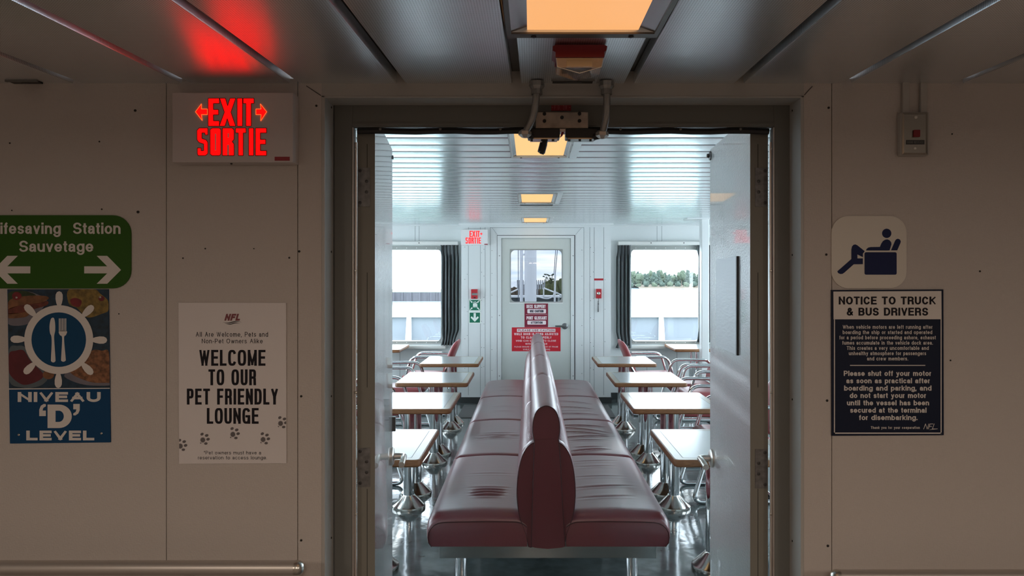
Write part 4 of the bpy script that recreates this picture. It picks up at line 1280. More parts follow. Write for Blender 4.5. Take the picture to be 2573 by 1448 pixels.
# --- handrails
def rail(px_end, zc, x_far, s, label):
    yr = 1.90
    xe = PX(px_end, yr)
    r = root('handrail', ((xe + x_far) / 2, D0, zc), label, 'handrail', 'corridor handrails')
    R = .0195
    m = MB(); m.tube([(x_far, yr, zc), (xe - s * .022, yr, zc)], R, 24); m.obj('rail', M['alu'], r, smooth=True)
    m = MB()
    m.lathe([(R * 1.04, -.001 * s), (R * 1.04, s * .004), (R * .98, s * .010), (R * .8, s * .016), (R * .5, s * .0205), (0, s * .022)], (xe - s * .022, yr, zc), 'X', 24)
    m.obj('end_cap', M['steel'], r, smooth=True)
    for t in (.12, .5, .88):
        xx = xe + (x_far - xe) * t
        m = MB(); m.tube(fillet([(xx, yr, zc - R * .6), (xx, yr, zc - .05), (xx, D0 - .001, zc - .05)], .03), .008, 10)
        m.lathe([(.025, -.0005), (.025, -.006), (0, -.006)], (xx, D0, zc - .05), 'Y', 16); m.obj('bracket', M['alu'], r, smooth=True)
rail(764, PZ(1428, 1.90), -3.2, 1, 'round aluminium handrail on the wall left of the doorway')
rail(2087, PZ(1451, 1.90), 3.4, -1, 'round aluminium handrail on the wall right of the doorway')
# ================================================================== LOUNGE FURNITURE
# ---- the long back-to-back bench
BX = 0.0745
BY0, BY1 = 3.49, 8.15
MOD = (BY1 - BY0) / 4
bench = root('bench', (BX, (BY0 + BY1) / 2, 0), 'long double-sided maroon vinyl bench with a high shared back down the middle of the lounge', 'bench')
rnd = random.Random(11)

def seat(side, k):
    xi, xo = (-.019, -.514) if side < 0 else (.172, .686)
    y0, y1 = BY0 + MOD * k, BY0 + MOD * (k + 1) - .004
    z0, zt = .297, .452
    NY = 120 if k < 2 else 80
    NV = 26
    # folds of the loose cover
    folds = []
    if side < 0 and k == 0: folds = [(.235, .009, .33, .0), (.275, .010, .40, .01), (.315, .010, .38, .0), (.36, .004, .5, -.01), (.60, .002, .6, 0)]
    elif side < 0 and k == 1: folds = [(.45, .004, .7, .14), (.49, .004, .7, .01), (.40, .003, .65, .0), (.55, .003, .6, .02)]
    elif side < 0: folds = [(.5, .003, .6, .01), (.3, .003, .5, 0)]
    elif k == 0: folds = [(.22, .004, .6, -.05), (.38, .005, .7, -.06), (.55, .003, .6, -.03), (.74, .003, .5, -.04), (.85, .003, .6, -.05)]
    elif k == 1: folds = [(.10, .012, .5, -.10), (.17, .006, .4, -.06), (.45, .009, .8, -.05), (.56, .010, .75, .14), (.66, .010, .8, .18), (.78, .011, .75, .05), (.35, .005, .6, -.03)]
    elif k == 2: folds = [(.20, .009, .8, .04), (.45, .010, .7, .14), (.70, .009, .7, .18), (.33, .005, .7, .02)]
    else: folds = [(.4, .004, .6, .14), (.7, .004, .6, 0)]
    L = y1 - y0
    rows = []
    for i in range(NY + 1):
        t = i / NY
        if i < 8: t = (i / 8) ** 1.6 * 8 / NY
        elif i > NY - 8: t = 1 - ((NY - i) / 8) ** 1.6 * 8 / NY
        y = y0 + L * t
        u0, u1 = t * L, (1 - t) * L
        r0 = .085 if k == 0 else .04
        d0 = .038 if k == 0 else .018
        e0 = 0 if u0 > r0 else 1 - sqrt(max(0, 1 - (1 - u0 / r0) ** 2))
        e1 = 0 if u1 > .04 else 1 - sqrt(max(0, 1 - (1 - u1 / .04) ** 2))
        drop = d0 * e0 + .018 * e1
        ins = (.012 * e0 if k == 0 else .006 * e0) + .006 * e1
        row = [(xi, y, z0), (xi + (xo - xi) * .5, y, z0), (xo - (xo - xi) * .045 - ins * (1 if xo < 0 else -1) * -1, y, z0)]
        sgn = -1 if side < 0 else 1
        xe = xo - sgn * ins
        row[2] = (xe - sgn * .018, y, z0)
        R = .075
        ztop = zt - drop
        # outer side and rounded shoulder
        row.append((xe - sgn * .004, y, z0 + .018))
        row.append((xe, y, z0 + .045))
        for a in range(0, 6):
            th = a / 5 * pi / 2
            row.append((xe - sgn * R * (1 - cos(th)), y, ztop - R * .95 + R * .95 * sin(th)))
        xs, xn = xe - sgn * R, xi
        for j in range(1, NV):
            w = j / NV
            x = xs + (xn - xs) * w
            z = ztop + .012 * 4 * w * (1 - w) * (1 - .6 * e0) - (.020 * max(0, (w - .86) / .14) ** 2)
            tt = u0 / L
            for (c, A, wid, sk) in folds:
                cc = c + sk * (w - .5)
                win = max(0, 1 - (abs(w - .5) / (wid * .62)) ** 2)
                s_ = .010 + .002 * A / .01
                q = (tt - cc) * L
                z += win * A * (-exp(-(q / s_) ** 2) + .55 * exp(-((q + 2.1 * s_) / (1.3 * s_)) ** 2) + .35 * exp(-((q - 2.2 * s_) / (1.5 * s_)) ** 2))
            row.append((x, y, z))
        row.append((xi, y, ztop - .022))
        rows.append(row)
    m = MB(); m.grid(rows, cyc=True, cap=True)
    s = m.obj('seat_cushion', M['leather'], bench, smooth=True, angle=55)
    if k == 0:
        m = MB(); loop = [Vector(p) + Vector((0, -.0005, 0)) for p in rows[0][2:]]
        m.tube(loop, .0026, 6); m.obj('piping', M['piping'], s, smooth=True)
    return s
for k in range(4):
    for sd in (-1, 1): seat(sd, k)

prof_l = [(1337, 1374), (1326, 1374), (1319, 1342), (1304, 1302), (1298, 1262), (1297, 1232), (1299, 1200), (1303, 1172), (1310, 1145), (1320, 1126), (1332, 1114), (1341, 1110)]
def P0(p): return (PX(p[0], BY0), PZ(p[1], BY0))
def smoothprof(pts, n=3):
    out = []
    for i in range(len(pts) - 1):
        p0 = pts[max(i - 1, 0)]; p1 = pts[i]; p2 = pts[i + 1]; p3 = pts[min(i + 2, len(pts) - 1)]
        for k in range(n):
            t = k / n
            out.append(tuple(.5 * ((2 * p1[c]) + (-p0[c] + p2[c]) * t + (2 * p0[c] - 5 * p1[c] + 4 * p2[c] - p3[c]) * t * t + (-p0[c] + 3 * p1[c] - 3 * p2[c] + p3[c]) * t ** 3) for c in (0, 1)))
    out.append(pts[-1])
    return out
leafp = smoothprof([P0(p) for p in prof_l], 2)
def back_cushion(side, k):
    y0, y1 = BY0 + .002 + MOD * k, BY0 + MOD * (k + 1) - .003
    pts = leafp if side < 0 else [(2 * BX - x, z) for x, z in leafp]
    cxx = BX + side * .06
    NY = 200
    L = y1 - y0
    rows = []
    for i in range(NY + 1):
        t = i / NY; y = y0 + L * t
        e0 = 0 if t * L > .05 else 1 - sqrt(max(0, 1 - (1 - t * L / .05) ** 2))
        e1 = 0 if (1 - t) * L > .05 else 1 - sqrt(max(0, 1 - (1 - (1 - t) * L / .05) ** 2))
        e = max(e0 * (.35 if k == 0 else 1), e1)
        row = []
        for (x, z) in pts:
            hz = (z - .52) / .29
            amp = .0038 * min(1, max(0, hz)) * (1 if .04 < t < .97 else 0) * (1 - .6 * max(0, (t - .6)))
            inner = abs(x - BX) < .068
            w = sin(2 * pi * (y + .10 * max(0, hz)) / .040)
            dx = side * (amp * w * .7 - .012 * e * min(1, abs(x - BX) / .1))
            dz = amp * w * .7 * max(0, hz) - .014 * e * max(0, hz)
            row.append((x + dx, y, z + dz))
        rows.append(row)
    m = MB(); m.grid(rows, cyc=True, cap=True)
    b = m.obj('back_cushion', M['leather_back'], bench, smooth=True, angle=60)
    if k == 0:
        m = MB(); m.tube([Vector(p) + Vector((0, -.0005, 0)) for p in rows[0]], .0022, 6); m.obj('piping', M['piping'], b, smooth=True)
for k in range(4):
    for sd in (-1, 1): back_cushion(sd, k)

hp = [(1344, 1108), (1340, 1085), (1341, 1060), (1346, 1040), (1354, 1027), (1365, 1020), (1374, 1018)]
hl = [P0(p) for p in hp]
hx = sum([hl[-1][0]]) ; HC = hl[-1][0]
headp = smoothprof(hl + [(2 * HC - x, z) for x, z in hl[-2::-1]], 2)
for k in range(4):
    y0, y1 = BY0 - .004 + MOD * k, BY0 + MOD * (k + 1) - .006
    rows = []
    for i in range(26):
        t = i / 25; y = y0 + (y1 - y0) * t
        u = min(t, 1 - t) * (y1 - y0)
        e = 0 if u > .035 else 1 - sqrt(max(0, 1 - (1 - u / .035) ** 2))
        f = 1.10 - .10 * e
        rows.append([(BX + (x - HC) * f, y, .80 + (z - .80) * (1.0 - .05 * e if k else 1 - .02 * e)) for x, z in headp])
    m = MB(); m.grid(rows, cyc=True, cap=True)
    h = m.obj('headrest', M['leather_back'], bench, smooth=True, angle=60)
    if k == 0:
        m = MB(); m.tube([Vector(p) + Vector((0, -.0008, 0)) for p in rows[0]], .0026, 6); m.obj('piping', M['piping'], h, smooth=True)
m = MB()
poly = [(1335, 1374), (1345, 1377), (1376, 1380), (1408, 1377), (1420, 1374), (1412, 1240), (1406, 1150), (1403, 1104), (1344, 1104), (1341, 1150), (1338, 1240)]
m.prism([P(x, y, BY0 - .006) for x, y in poly], (0, .012, 0))
m.box(BX - .045, BX + .05, BY0 + .004, BY1 - .01, .30, .83)
m.obj('end_panel', M['leather_back'], bench)
m = MB()
for pts in ([(1343, 1106), (1341, 1160), (1338, 1260), (1335, 1374)], [(1404, 1106), (1408, 1160), (1413, 1260), (1420, 1374)]):
    m.tube([P(x, y, BY0 - .007) for x, y in pts], .0022, 6)
m.obj('piping', M['piping'], bench, smooth=True)
m = MB(); m.box(-.4556, .6232, 3.55, 8.09, .2155, .2965, bev=.003)
m.obj('base_beam', add_noise(mat('polished_base_steel', (0.55, 0.55, 0.53), 0.14, metal=1.0), 7, .004, .25, 2), bench)
for y in (3.62, 5.15, 6.6, 8.0):
    for x in (-.353, .508):
        m = MB(); m.lathe([(.029, .2160), (.029, .18), (.030, .028), (.075, .008), (.078, 0), (0, 0)], (x, y, 0), 'Z', 20)
        m.obj('leg', M['chrome'], bench, smooth=True)

# ---- tables
TW, TD, TH, TT = .62, .73, .72, .036
def make_table(label, group):
    r = root('table', (0, 0, 0), label, 'table', group)
    hw, hd = TW / 2, TD / 2
    out = rrect(-hw + .006, -hd + .006, hw - .006, hd - .006, .022, 4)
    m = MB()
    zt = TH
    def loop(e, z, rr): return [(x, y, z) for x, y in rrect(-hw + e, -hd + e, hw - e, hd - e, rr, 4)]
    # laminate: centre, dark inlay line, pale border
    L0, L1, L2 = loop(.010, zt, .022), loop(.050, zt, .01), loop(.053, zt, .01)
    A = [m.bm.verts.new(p) for p in L0]; B = [m.bm.verts.new(p) for p in L1]; C = [m.bm.verts.new(p) for p in L2]
    n = len(A)
    for i in range(n):
        j = (i + 1) % n
        f = m.bm.faces.new([A[i], A[j], B[j], B[i]]); f.material_index = 1
        f = m.bm.faces.new([B[i], B[j], C[j], C[i]]); f.material_index = 2
    m.bm.faces.new(C)
    U = [m.bm.verts.new(p) for p in loop(.010, zt - .008, .022)]
    for i in range(n): m.bm.faces.new([A[i], A[(i + 1) % n], U[(i + 1) % n], U[i]])
    m.obj('tabletop', [M['laminate'], M['border'], M['inlay']], r)
    m = MB()
    m.grid([loop(.0105, zt - .0005, .022), loop(.004, zt - .001, .024), loop(0, zt - .008, .026), loop(0, zt - TT + .007, .026), loop(.006, zt - TT, .024)], cyc=True)
    m.face(loop(.006, zt - TT, .024))
    m.obj('wood_edging', M['wood'], r, smooth=True)
    for y in (-hd + .17, -hd + .49):
        m = MB(); m.lathe([(.0385, .07), (.0385, TH - TT - .004), (.07, TH - TT - .003), (.07, TH - TT), (0, TH - TT)], (0, y, 0), 'Z', 24)
        pd = m.obj('pedestal', M['chrome'], r, smooth=True)
        m = MB(); m.lathe([(.042, .092), (.046, .086), (.107, .024), (.113, .020), (.115, .012), (.115, 0), (0, 0)], (0, y, 0), 'Z', 32)
        m.obj('floor_flange', M['flange'], pd, smooth=True)
    return r
fy = [3.481, 4.851, 6.069, 7.447]
lab_l = ['laminate table left of the bench, nearest the left door leaf', 'laminate table left of the bench, second from the doorway', 'laminate table left of the bench, third from the doorway', 'laminate table left of the bench, farthest from the doorway']
t0 = None
xl = [-.5376 - TW / 2, -.545 - TW / 2, -.535 - TW / 2, -.543 - TW / 2]
xr = [.697 + TW / 2, .693 + TW / 2, .711 + TW / 2, .692 + TW / 2]
def place_table(x, y, label, group, dz=0):
    global t0
    if t0 is None:
        t0 = make_table(label, group); t = t0
    else:
        t = copy_tree(t0); t['label'] = label; t['group'] = group
    t.location = (x, y + TD / 2, 0)
    return t
for i in range(4):
    place_table(xl[i], fy[i], lab_l[i], 'tables along the bench')
    place_table(xr[i], fy[i], lab_l[i].replace('left of', 'right of').replace('left door', 'right door'), 'tables along the bench')
for x, y, lb in ((-1.60 - TW / 2, 8.72, 'laminate table under the left front window, partly hidden by the door leaf'), (1.775 + TW / 2, 8.80, 'laminate table under the right front window, beside the white pillar')):
    t = place_table(x, y, lb, 'tables under the front windows')
    t.scale = (1, 1, 1.03)

# ---- chairs
def make_chair(label, group):
    r = root('armchair', (0, 0, 0), label, 'chair', group)
    # local: +x = facing direction, y = sideways
    hw = .235
    R = .0160
    for s in (-1, 1):
        pts = fillet([(-.02, s * hw, .60), (.02, s * hw, .685), (.42, s * hw, .69), (.63, s * hw, R), (.02, s * hw, R), ], [0, .05, .075, .07, .05], 6)
        m = MB(); m.tube(pts, R, 10)
        f = m.obj('side_frame', M['chrome'], r, smooth=True)
    m = MB(); m.tube([(.02, -hw, R), (.02, hw, R)], R * .95, 10); m.obj('floor_bar', M['chrome'], r, smooth=True)
    for xx in (.50, .10):
        m = MB(); m.tube([(xx, -hw, .40), (xx, hw, .40)], R * .8, 8); m.obj('seat_bar', M['chrome'], r, smooth=True)
    for yy in (-hw, hw):
        m = MB(); m.tube(fillet([(.50, yy, .40), (.1, yy, .40), (-.02, yy, .60)], .06), R * .9, 8); m.obj('seat_rail', M['chrome'], r, smooth=True)
    # seat cushion
    rows = []
    sw = .215
    for i in range(13):
        t = i / 12
        e = sqrt(max(0, 1 - (2 * t - 1) ** 8))
        x = .04 + .50 * t
        row = []
        for j in range(20):
            a = 2 * pi * j / 20
            yy = sw * (abs(cos(a)) ** .35) * (1 if cos(a) > 0 else -1) * (.86 + .14 * e)
            zz = .445 + (.036 * e + .004) * (abs(sin(a)) ** .6) * (1 if sin(a) > 0 else -1) + .012 * (t - .5)
            row.append((x, yy, zz))
        rows.append(row)
    m = MB(); m.grid(rows, cyc=True, cap=True); m.obj('seat', M['chair_vinyl'], r, smooth=True, angle=60)
    rows = []
    for i in range(15):
        t = .5 - .5 * cos(pi * i / 14)
        e = sqrt(max(0, 1 - (2 * t - 1) ** 4))
        z = .47 + .40 * t
        lean = .035 - .10 * t - .05 * t * t
        row = []
        for j in range(20):
            a = 2 * pi * j / 20
            yy = (sw - .01) * (abs(cos(a)) ** .4) * (1 if cos(a) > 0 else -1) * (.80 + .20 * e)
            xx = lean + (.034 * e + .004) * (abs(sin(a)) ** .7) * (1 if sin(a) > 0 else -1) + .018 * (yy / sw) ** 2
            row.append((xx, yy, z))
        rows.append(row)
    m = MB(); m.grid(rows, cyc=True, cap=True); m.obj('backrest', M['chair_vinyl'], r, smooth=True, angle=60)
    return r
ch0 = None
def chair(xb, yc, face, label):
    global ch0
    if ch0 is None:
        ch0 = make_chair(label, 'chrome armchairs in the lounge'); c = ch0
    else:
        c = copy_tree(ch0); c['label'] = label
    c.location = (xb, yc, 0)
    c.rotation_euler = (0, 0, 0 if face > 0 else pi)
    return c
# xb = back; the arms reach .42 forward, the runners .63
chair(1.60 + .42, 7.86, -1, 'chrome armchair facing the farthest table right of the bench, back to the white pillar')
chair(1.625 + .42, 7.28, -1, 'chrome armchair between the two farthest tables right of the bench')
chair(1.37 + .42, 6.34, -1, 'chrome armchair drawn up to the third table right of the bench')
chair(1.36 + .42, 5.33, -1, 'chrome armchair whose runners show under the second table right of the bench')
chair(1.60 - .42, 8.62, 1, 'rose armchair by the right curtain, facing the table under the right window')
chair(-1.215 - .42, 7.60, 1, 'chrome armchair drawn up to the farthest table left of the bench')
chair(-1.20 - .42, 6.40, 1, 'chrome armchair at the third table left of the bench, almost hidden by the door leaf')
chair(-1.195 - .42, 5.32, 1, 'chrome armchair whose runners show under the second table left of the bench')
chair(-1.40 + .42, 8.62, -1, 'rose armchair by the left curtain, facing the table under the left window')

# ---- door mat in front of the exit door
m = MB(); m.box(-.85, .98, 8.25, 9.1, 0, .008, bev=.003)
tag(m.obj('door_mat', M['matfloor']), 'dark mat on the floor between the bench end and the exit door', 'mat')

# ---- curtains
def curtain(x_top, x_mid, x_bot, zt, zb, label, folds=5, tie=True, seed=1):
    rr = random.Random(seed)
    ph = rr.random() * 6
    NZ, NXX = 44, 60
    rows = []
    yb = YW - .075
    for i in range(NZ + 1):
        t = i / NZ
        z = zt + (zb - zt) * t
        if t < .06: a, b = x_top
        elif t < .12:
            q = (t - .06) / .06; a, b = [x_top[c] * (1 - q) + x_mid[c] * q for c in (0, 1)]
        elif t < .85: a, b = x_mid
        elif t < .94:
            q = (t - .85) / .09; a, b = [x_mid[c] * (1 - q) + x_bot[0][c] * q for c in (0, 1)]
        else:
            q = (t - .94) / .06; a, b = [x_bot[0][c] * (1 - q) + x_bot[1][c] * q for c in (0, 1)]
        A = .034
        if t < .10: A = .016
        if .9 < t < .97: A = .02
        row = []
        for j in range(NXX + 1):
            w = j / NXX
            fq = folds * (2.2 if t < .08 else 1)
            yy = yb - A * (sin(2 * pi * folds * w + ph + .5 * sin(3 * t)) + .35 * sin(2 * pi * folds * 2.3 * w + 2 * ph))
            if t < .10: yy += .008 * sin(2 * pi * 13 * w + 9 * t)
            row.append((a + (b - a) * w, yy, z + (.006 * sin(40 * w) if i == 0 else 0)))
        for j in range(NXX, -1, -1):
            x, yy, zz = row[j]
            row.append((x, yy + .008, zz))
        rows.append(row)
    m = MB(); m.grid(rows, cyc=True, cap=True)
    o = tag(m.obj('curtain', M['curtain'], smooth=True, angle=70), label, 'curtain', 'grey curtains at the front windows')
    return o
dcur = YW - .075
X = lambda px: PX(px, dcur)
curtain((X(1106), X(1152)), (X(1109), X(1153)), ((X(1111), X(1144)), (X(1107), X(1142))), PZ(616.5, dcur), PZ(868, dcur), 'dark grey curtain gathered at the right side of the left window', 5, seed=2)
curtain((X(1552), X(1584)), (X(1549), X(1586)), ((X(1554), X(1587)), (X(1547), X(1588))), PZ(617, dcur), PZ(875, dcur), 'dark grey curtain gathered at the left side of the right window', 4, seed=5)
curtain((X(1752), X(1790)), (X(1754), X(1792)), ((X(1752), X(1790)), (X(1748), X(1790))), PZ(617, dcur), PZ(861, dcur), 'dark grey curtain half hidden behind the white pillar', 4, seed=8)
for x0, x1, lb in ((-2.25, X(1151), 'white curtain track above the left front window'), (X(1553), 2.6, 'white curtain track above the right front window')):
    r = root('curtain_track', ((x0 + x1) / 2, YW, PZ(610, YW)), lb, 'curtain track')
    m = MB(); m.box(x0, x1, YW - .10, YW - .001, PZ(616, dcur), PZ(607, dcur), bev=.006); m.obj('track_cover', M['sill'], r)
    for q in (.3, .6):
        m = MB(); xx = x0 + (x1 - x0) * q; m.lathe([(.008, 0), (.008, -.003), (0, -.004)], (xx, YW - .10, PZ(611, dcur)), 'Y', 8); m.obj('screw', M['darkmetal'], r)

# ---- things on the far wall
dw = YC - .004
def wallsign(name, px0, py0, px1, py1, label, cat, th=.0035, border=None, matl='red_sign', dd=None):
    d_ = dw if dd is None else dd
    r = root(name, P((px0 + px1) / 2, py1, d_), label, cat)
    m = MB(); plate(m, [(px0, py1), (px1, py1), (px1, py0), (px0, py0)], d_, th); m.obj('plate', M[matl], r)
    return r
# assembly sign
a = wallsign('assembly_sign', 1177.5, 752, 1208.5, 782, 'green assembly point sign with figures and corner arrows left of the exit door', 'sign', matl='safety_white')
m = MB(); flat(m, [(1179.5, 780), (1206.5, 780), (1206.5, 754), (1179.5, 754)], dw - .0006); m.obj('green_field', M['safety_green'], a)
m = MB()
for cx_, h_, w_ in ((1190.5, 12, 2.2), (1194, 14, 2.6), (1197.5, 10, 2.0)):
    flat(m, ell(cx_, 766 - h_ / 2, 1.4, 1.4, 10), dw - .0012)
    flat(m, [(cx_ - w_, 773), (cx_ - w_ * .4, 773), (cx_, 769), (cx_ + w_ * .4, 773), (cx_ + w_, 773), (cx_ + w_ * .9, 767.6 - h_ / 2 + 1), (cx_ - w_ * .9, 767.6 - h_ / 2 + 1)], dw - .0010 - .0001 * h_)
for sx, sy in ((-1, -1), (1, -1), (-1, 1), (1, 1)):
    ox, oy = 1193 + sx * 9.2, 767 + sy * 9.2
    flat(m, [(ox - sx * 4 * 0 + dx * sx, oy + dy * sy) for dx, dy in ((-3.6, -3.6), (0, -3.6), (-1.2, -2.4), (2.8, 1.2), (1.2, 2.8), (-2.4, -1.2), (-3.6, 0))][::1] if False else [(ox + dx * sx, oy + dy * sy) for dx, dy in ((-3.4, -3.4), (.9, -3.0), (-.3, -1.9), (3.4, 1.8), (1.8, 3.4), (-1.9, -.3), (-3.0, .9))], dw - .0012)
m.obj('figures', M['safety_white'], a)
a = wallsign('arrow_sign', 1177.5, 783.5, 1208.5, 813, 'green sign with a white arrow pointing down, under the assembly point sign', 'sign', matl='safety_white')
m = MB(); flat(m, [(1180, 811), (1206, 811), (1206, 786), (1180, 786)], dw - .0006); m.obj('green_field', M['safety_green'], a)
m = MB(); flat(m, [(1190, 787), (1195.6, 787), (1195.6, 799.5), (1200.5, 795), (1203, 798.5), (1193, 809), (1182.5, 798.5), (1185, 795), (1190, 799.5)], dw - .0012); m.obj('arrow', M['safety_white'], a)
# red call point
cp = root('fire_call_point', P(1192, 751, YC), 'red fire alarm call point above the green assembly point sign', 'alarm')
m = MB(); m.box(PX(1184, YC), PX(1200.5, YC), YC - .04, YC - .001, PZ(751, YC), PZ(727, YC), bev=.006); m.obj('housing', M['red_box'], cp)
m = MB(); m.box(PX(1185.5, 9.2), PX(1199, 9.2), YC - .046, YC - .039, PZ(742.5, 9.2), PZ(736.5, 9.2), bev=.002); m.obj('handle_bar', M['conduit'], cp)
m = MB(); m.box(PX(1190, 9.2), PX(1195, 9.2), YC - .044, YC - .039, PZ(749.5, 9.2), PZ(747, 9.2)); m.obj('lock', M['black'], cp)
# small red label and the pull switch
a = wallsign('label_strip', 1493, 700, 1516, 705, 'thin red label strip above the red pull switch', 'label', matl='red_box')
ps = root('pull_switch', P(1504, 750, YC), 'small red pull switch with a hanging cord right of the exit door', 'switch')
m = MB(); m.box(PX(1497.3, YC), PX(1511, YC), YC - .03, YC - .001, PZ(750, YC), PZ(726, YC), bev=.004); m.obj('housing', M['red_box'], ps)
m = MB(); c = P(1504, 737.5, YC - .03); m.lathe([(.021, .001), (.021, -.006), (.014, -.010), (.012, -.012), (.008, -.012), (0, -.008)], c, 'Y', 18); m.obj('button', M['steel'], ps, smooth=True)
m = MB(); m.tube([P(1504, 750, YC - .016), P(1503.4, 768, YC - .012), P(1503, 784, YC - .012)], .0032, 8); m.lathe([(.006, .012), (.009, 0), (.006, -.012)], P(1503.3, 764, YC - .012), 'Z', 10); m.lathe([(.004, .14), (.007, 0), (.004, -.008)], P(1503, 783, YC - .012), 'Z', 10); m.obj('pull_cord', M['darkmetal'], ps, smooth=True)
# signs on the exit door
dd_ = YD - .003
a = wallsign('warning_sign', 1318, 762, 1377, 822.5, 'dark red slippery deck sign under the exit door window', 'sign', .0028, matl='maroon_sign', dd=dd_)
m = MB()
flat(m, rrect(1325, 776.8, 1372, 787.6, 2.2, 4), dd_ - .0006); flat(m, rrect(1325, 806, 1372, 816, 2.2, 4), dd_ - .0006)
flat(m, [(1321, 791), (1375, 790.2), (1375, 789.7), (1321, 790.5)], dd_ - .0006)
text(m, 'DECK SLIPPERY', 1323, 1371, 766, 774.5, dd_ - .0006, .20, .12, sq=.7); text(m, 'PONT GLISSANT', 1323, 1374, 795, 803.5, dd_ - .0006, .20, .12, sq=.7)
m.obj('white_lettering', M['pink_print'], a)
m = MB(); text(m, 'USE CAUTION', 1331.5, 1365.5, 779, 785.4, dd_ - .0012, .20, .12, sq=.7); text(m, 'ATTENTION', 1334, 1363, 808, 813.8, dd_ - .0012, .20, .12, sq=.7); m.obj('dark_lettering', M['navy'], a)
a = wallsign('caution_sign', 1286, 823, 1408.5, 883, 'bright red caution sign low on the exit door, behind the bench back', 'sign', .0028, matl='red_sign', dd=dd_)
m = MB()
flat(m, [(1299, 834.4), (1395.5, 834.4), (1395.5, 826.3), (1299, 826.3)], dd_ - .0006)
for s, x0, x1, y0, y1, o in (('WHILE DOOR IS BEING ADJUSTED', 1292, 1402.5, 836.8, 842.6, .20), ('TO CLOSE PROPERLY', 1309, 1386, 845.6, 851.2, .20), ('WIND CAN CAUSE IT TO CLOSE', 1296, 1397, 854.5, 858.8, .18), ('WITH GREAT FORCE', 1320, 1375, 862.3, 866.6, .18), ('PLEASE ENSURE HANDS ARE CLEAR OF FRAME', 1292.5, 1402, 870, 873.6, .14), ('WHILE DOOR IS CLOSING', 1314, 1382, 876.5, 880.4, .14)):
    text(m, s, x0, x1, y0, y1, dd_ - .0006, o)
m.obj('white_lettering', M['pink_print'], a)
m = MB(); text(m, 'PLEASE USE CAUTION', 1302, 1393, 828, 832.9, dd_ - .0012, .20, .25); m.obj('dark_lettering', M['maroon_sign'], a)
# ================================================================== OUTSIDE
M['deck_white'] = mat('ship_white_paint', (0.80, 0.82, 0.84), 0.5)
M['bulwark'] = mat('bulwark_shade_blue_grey', (0.15, 0.162, 0.185), 0.5)  # shade on the inner face is put into this blue-grey
M['deck_green'] = mat('deck_green', (0.065, 0.125, 0.105), 0.6)
M['water'] = add_noise(mat('pale_water', (0.30, 0.36, 0.40), 0.12, spec=0.8), 1.5, .08, .3, 3)
M['grass'] = add_noise(mat('grass', (0.085, 0.115, 0.045), 0.9), 3, .02, .3, 3, colvar=.3)
M['pier'] = add_noise(mat('pier_timber', (0.050, 0.047, 0.056), 0.8), 3, .03, .3, 3, (1, 1, .05), colvar=.3)
M['tree'] = add_noise(mat('spruce_green', (0.035, 0.055, 0.042), 0.9), 4, .1, .6, 4, colvar=.5)
M['tree2'] = add_noise(mat('birch_green', (0.055, 0.075, 0.047), 0.9), 4, .1, .6, 4, colvar=.5)
M['bark'] = mat('bark', (0.12, 0.10, 0.08), 0.9)
M['bank'] = add_noise(mat('red_bank', (0.085, 0.065, 0.045), 0.9), 2, .1, .4, 3, colvar=.4)
M['shrub'] = add_noise(mat('shrub_green', (0.10, 0.115, 0.05), 0.9), 8, .1, .6, 4, colvar=.5)
M['mast'] = mat('mast_white', (0.86, 0.87, 0.92), 0.5)
M['wire'] = mat('wire', (0.10, 0.12, 0.16), 0.6)
M['deckgrey'] = mat('deck_gear_grey', (0.30, 0.32, 0.34), 0.6)
WZ = -3.5
m = MB(); m.face([(-1500, 22, WZ), (1500, 22, WZ), (1500, 1800, WZ), (-1500, 1800, WZ)])
struct(m.obj('water', M['water']), 'bright calm water beyond the bow')
# foredeck
m = MB(); m.box(-6, 6, YW + .1, 19.0, -.3, -.02)
struct(m.obj('deck', M['deck_green']), 'green painted foredeck outside the front windows')
bw = root('bulwark', (0, 19, 0), 'low bulwark, inner face coloured blue-grey for its shade, with a white cap round the foredeck', 'bulwark')
bw['kind'] = 'structure'
m = MB(); m.box(-6, 6, 19.0, 19.06, -.3, PZ(797, 19)); m.obj('bulwark_plate', M['bulwark'], bw)
m = MB(); m.box(-6, 6, 18.88, 19.14, PZ(797, 19), PZ(794, 19)); m.obj('cap_rail', M['deck_white'], bw)
for px in (1027, 1345, 1662):
    x = PX(px, 18.9)
    m = MB(); m.prism([(x - .06, 19.0, -.02), (x - .06, 18.72, -.02), (x - .06, 18.92, PZ(797, 19)), (x - .06, 19.0, PZ(797, 19))], (.12, 0, 0)); m.obj('stiffener', M['deck_white'], bw)
# breakwater seen through the door window
bk2 = root('breakwater', (PX(1347, 17), 17, 0), 'white topped breakwater across the foredeck, seen through the door window', 'breakwater')
m = MB(); m.box(PX(1262, 17), PX(1436, 17), 17, 17.08, -.02, PZ(747, 17)); m.obj('breakwater_plate', M['bulwark'], bk2)
m = MB(); m.box(PX(1258, 17), PX(1440, 17), 16.6, 17.5, PZ(747, 17), PZ(743, 17)); m.obj('top_plate', M['deck_white'], bk2)
for px in (1313, 1404):
    m = MB(); x = PX(px, 16.9); m.box(x - .025, x + .025, 16.92, 16.99, -.02, PZ(747, 17)); m.obj('stiffener', M['deck_white'], bk2)
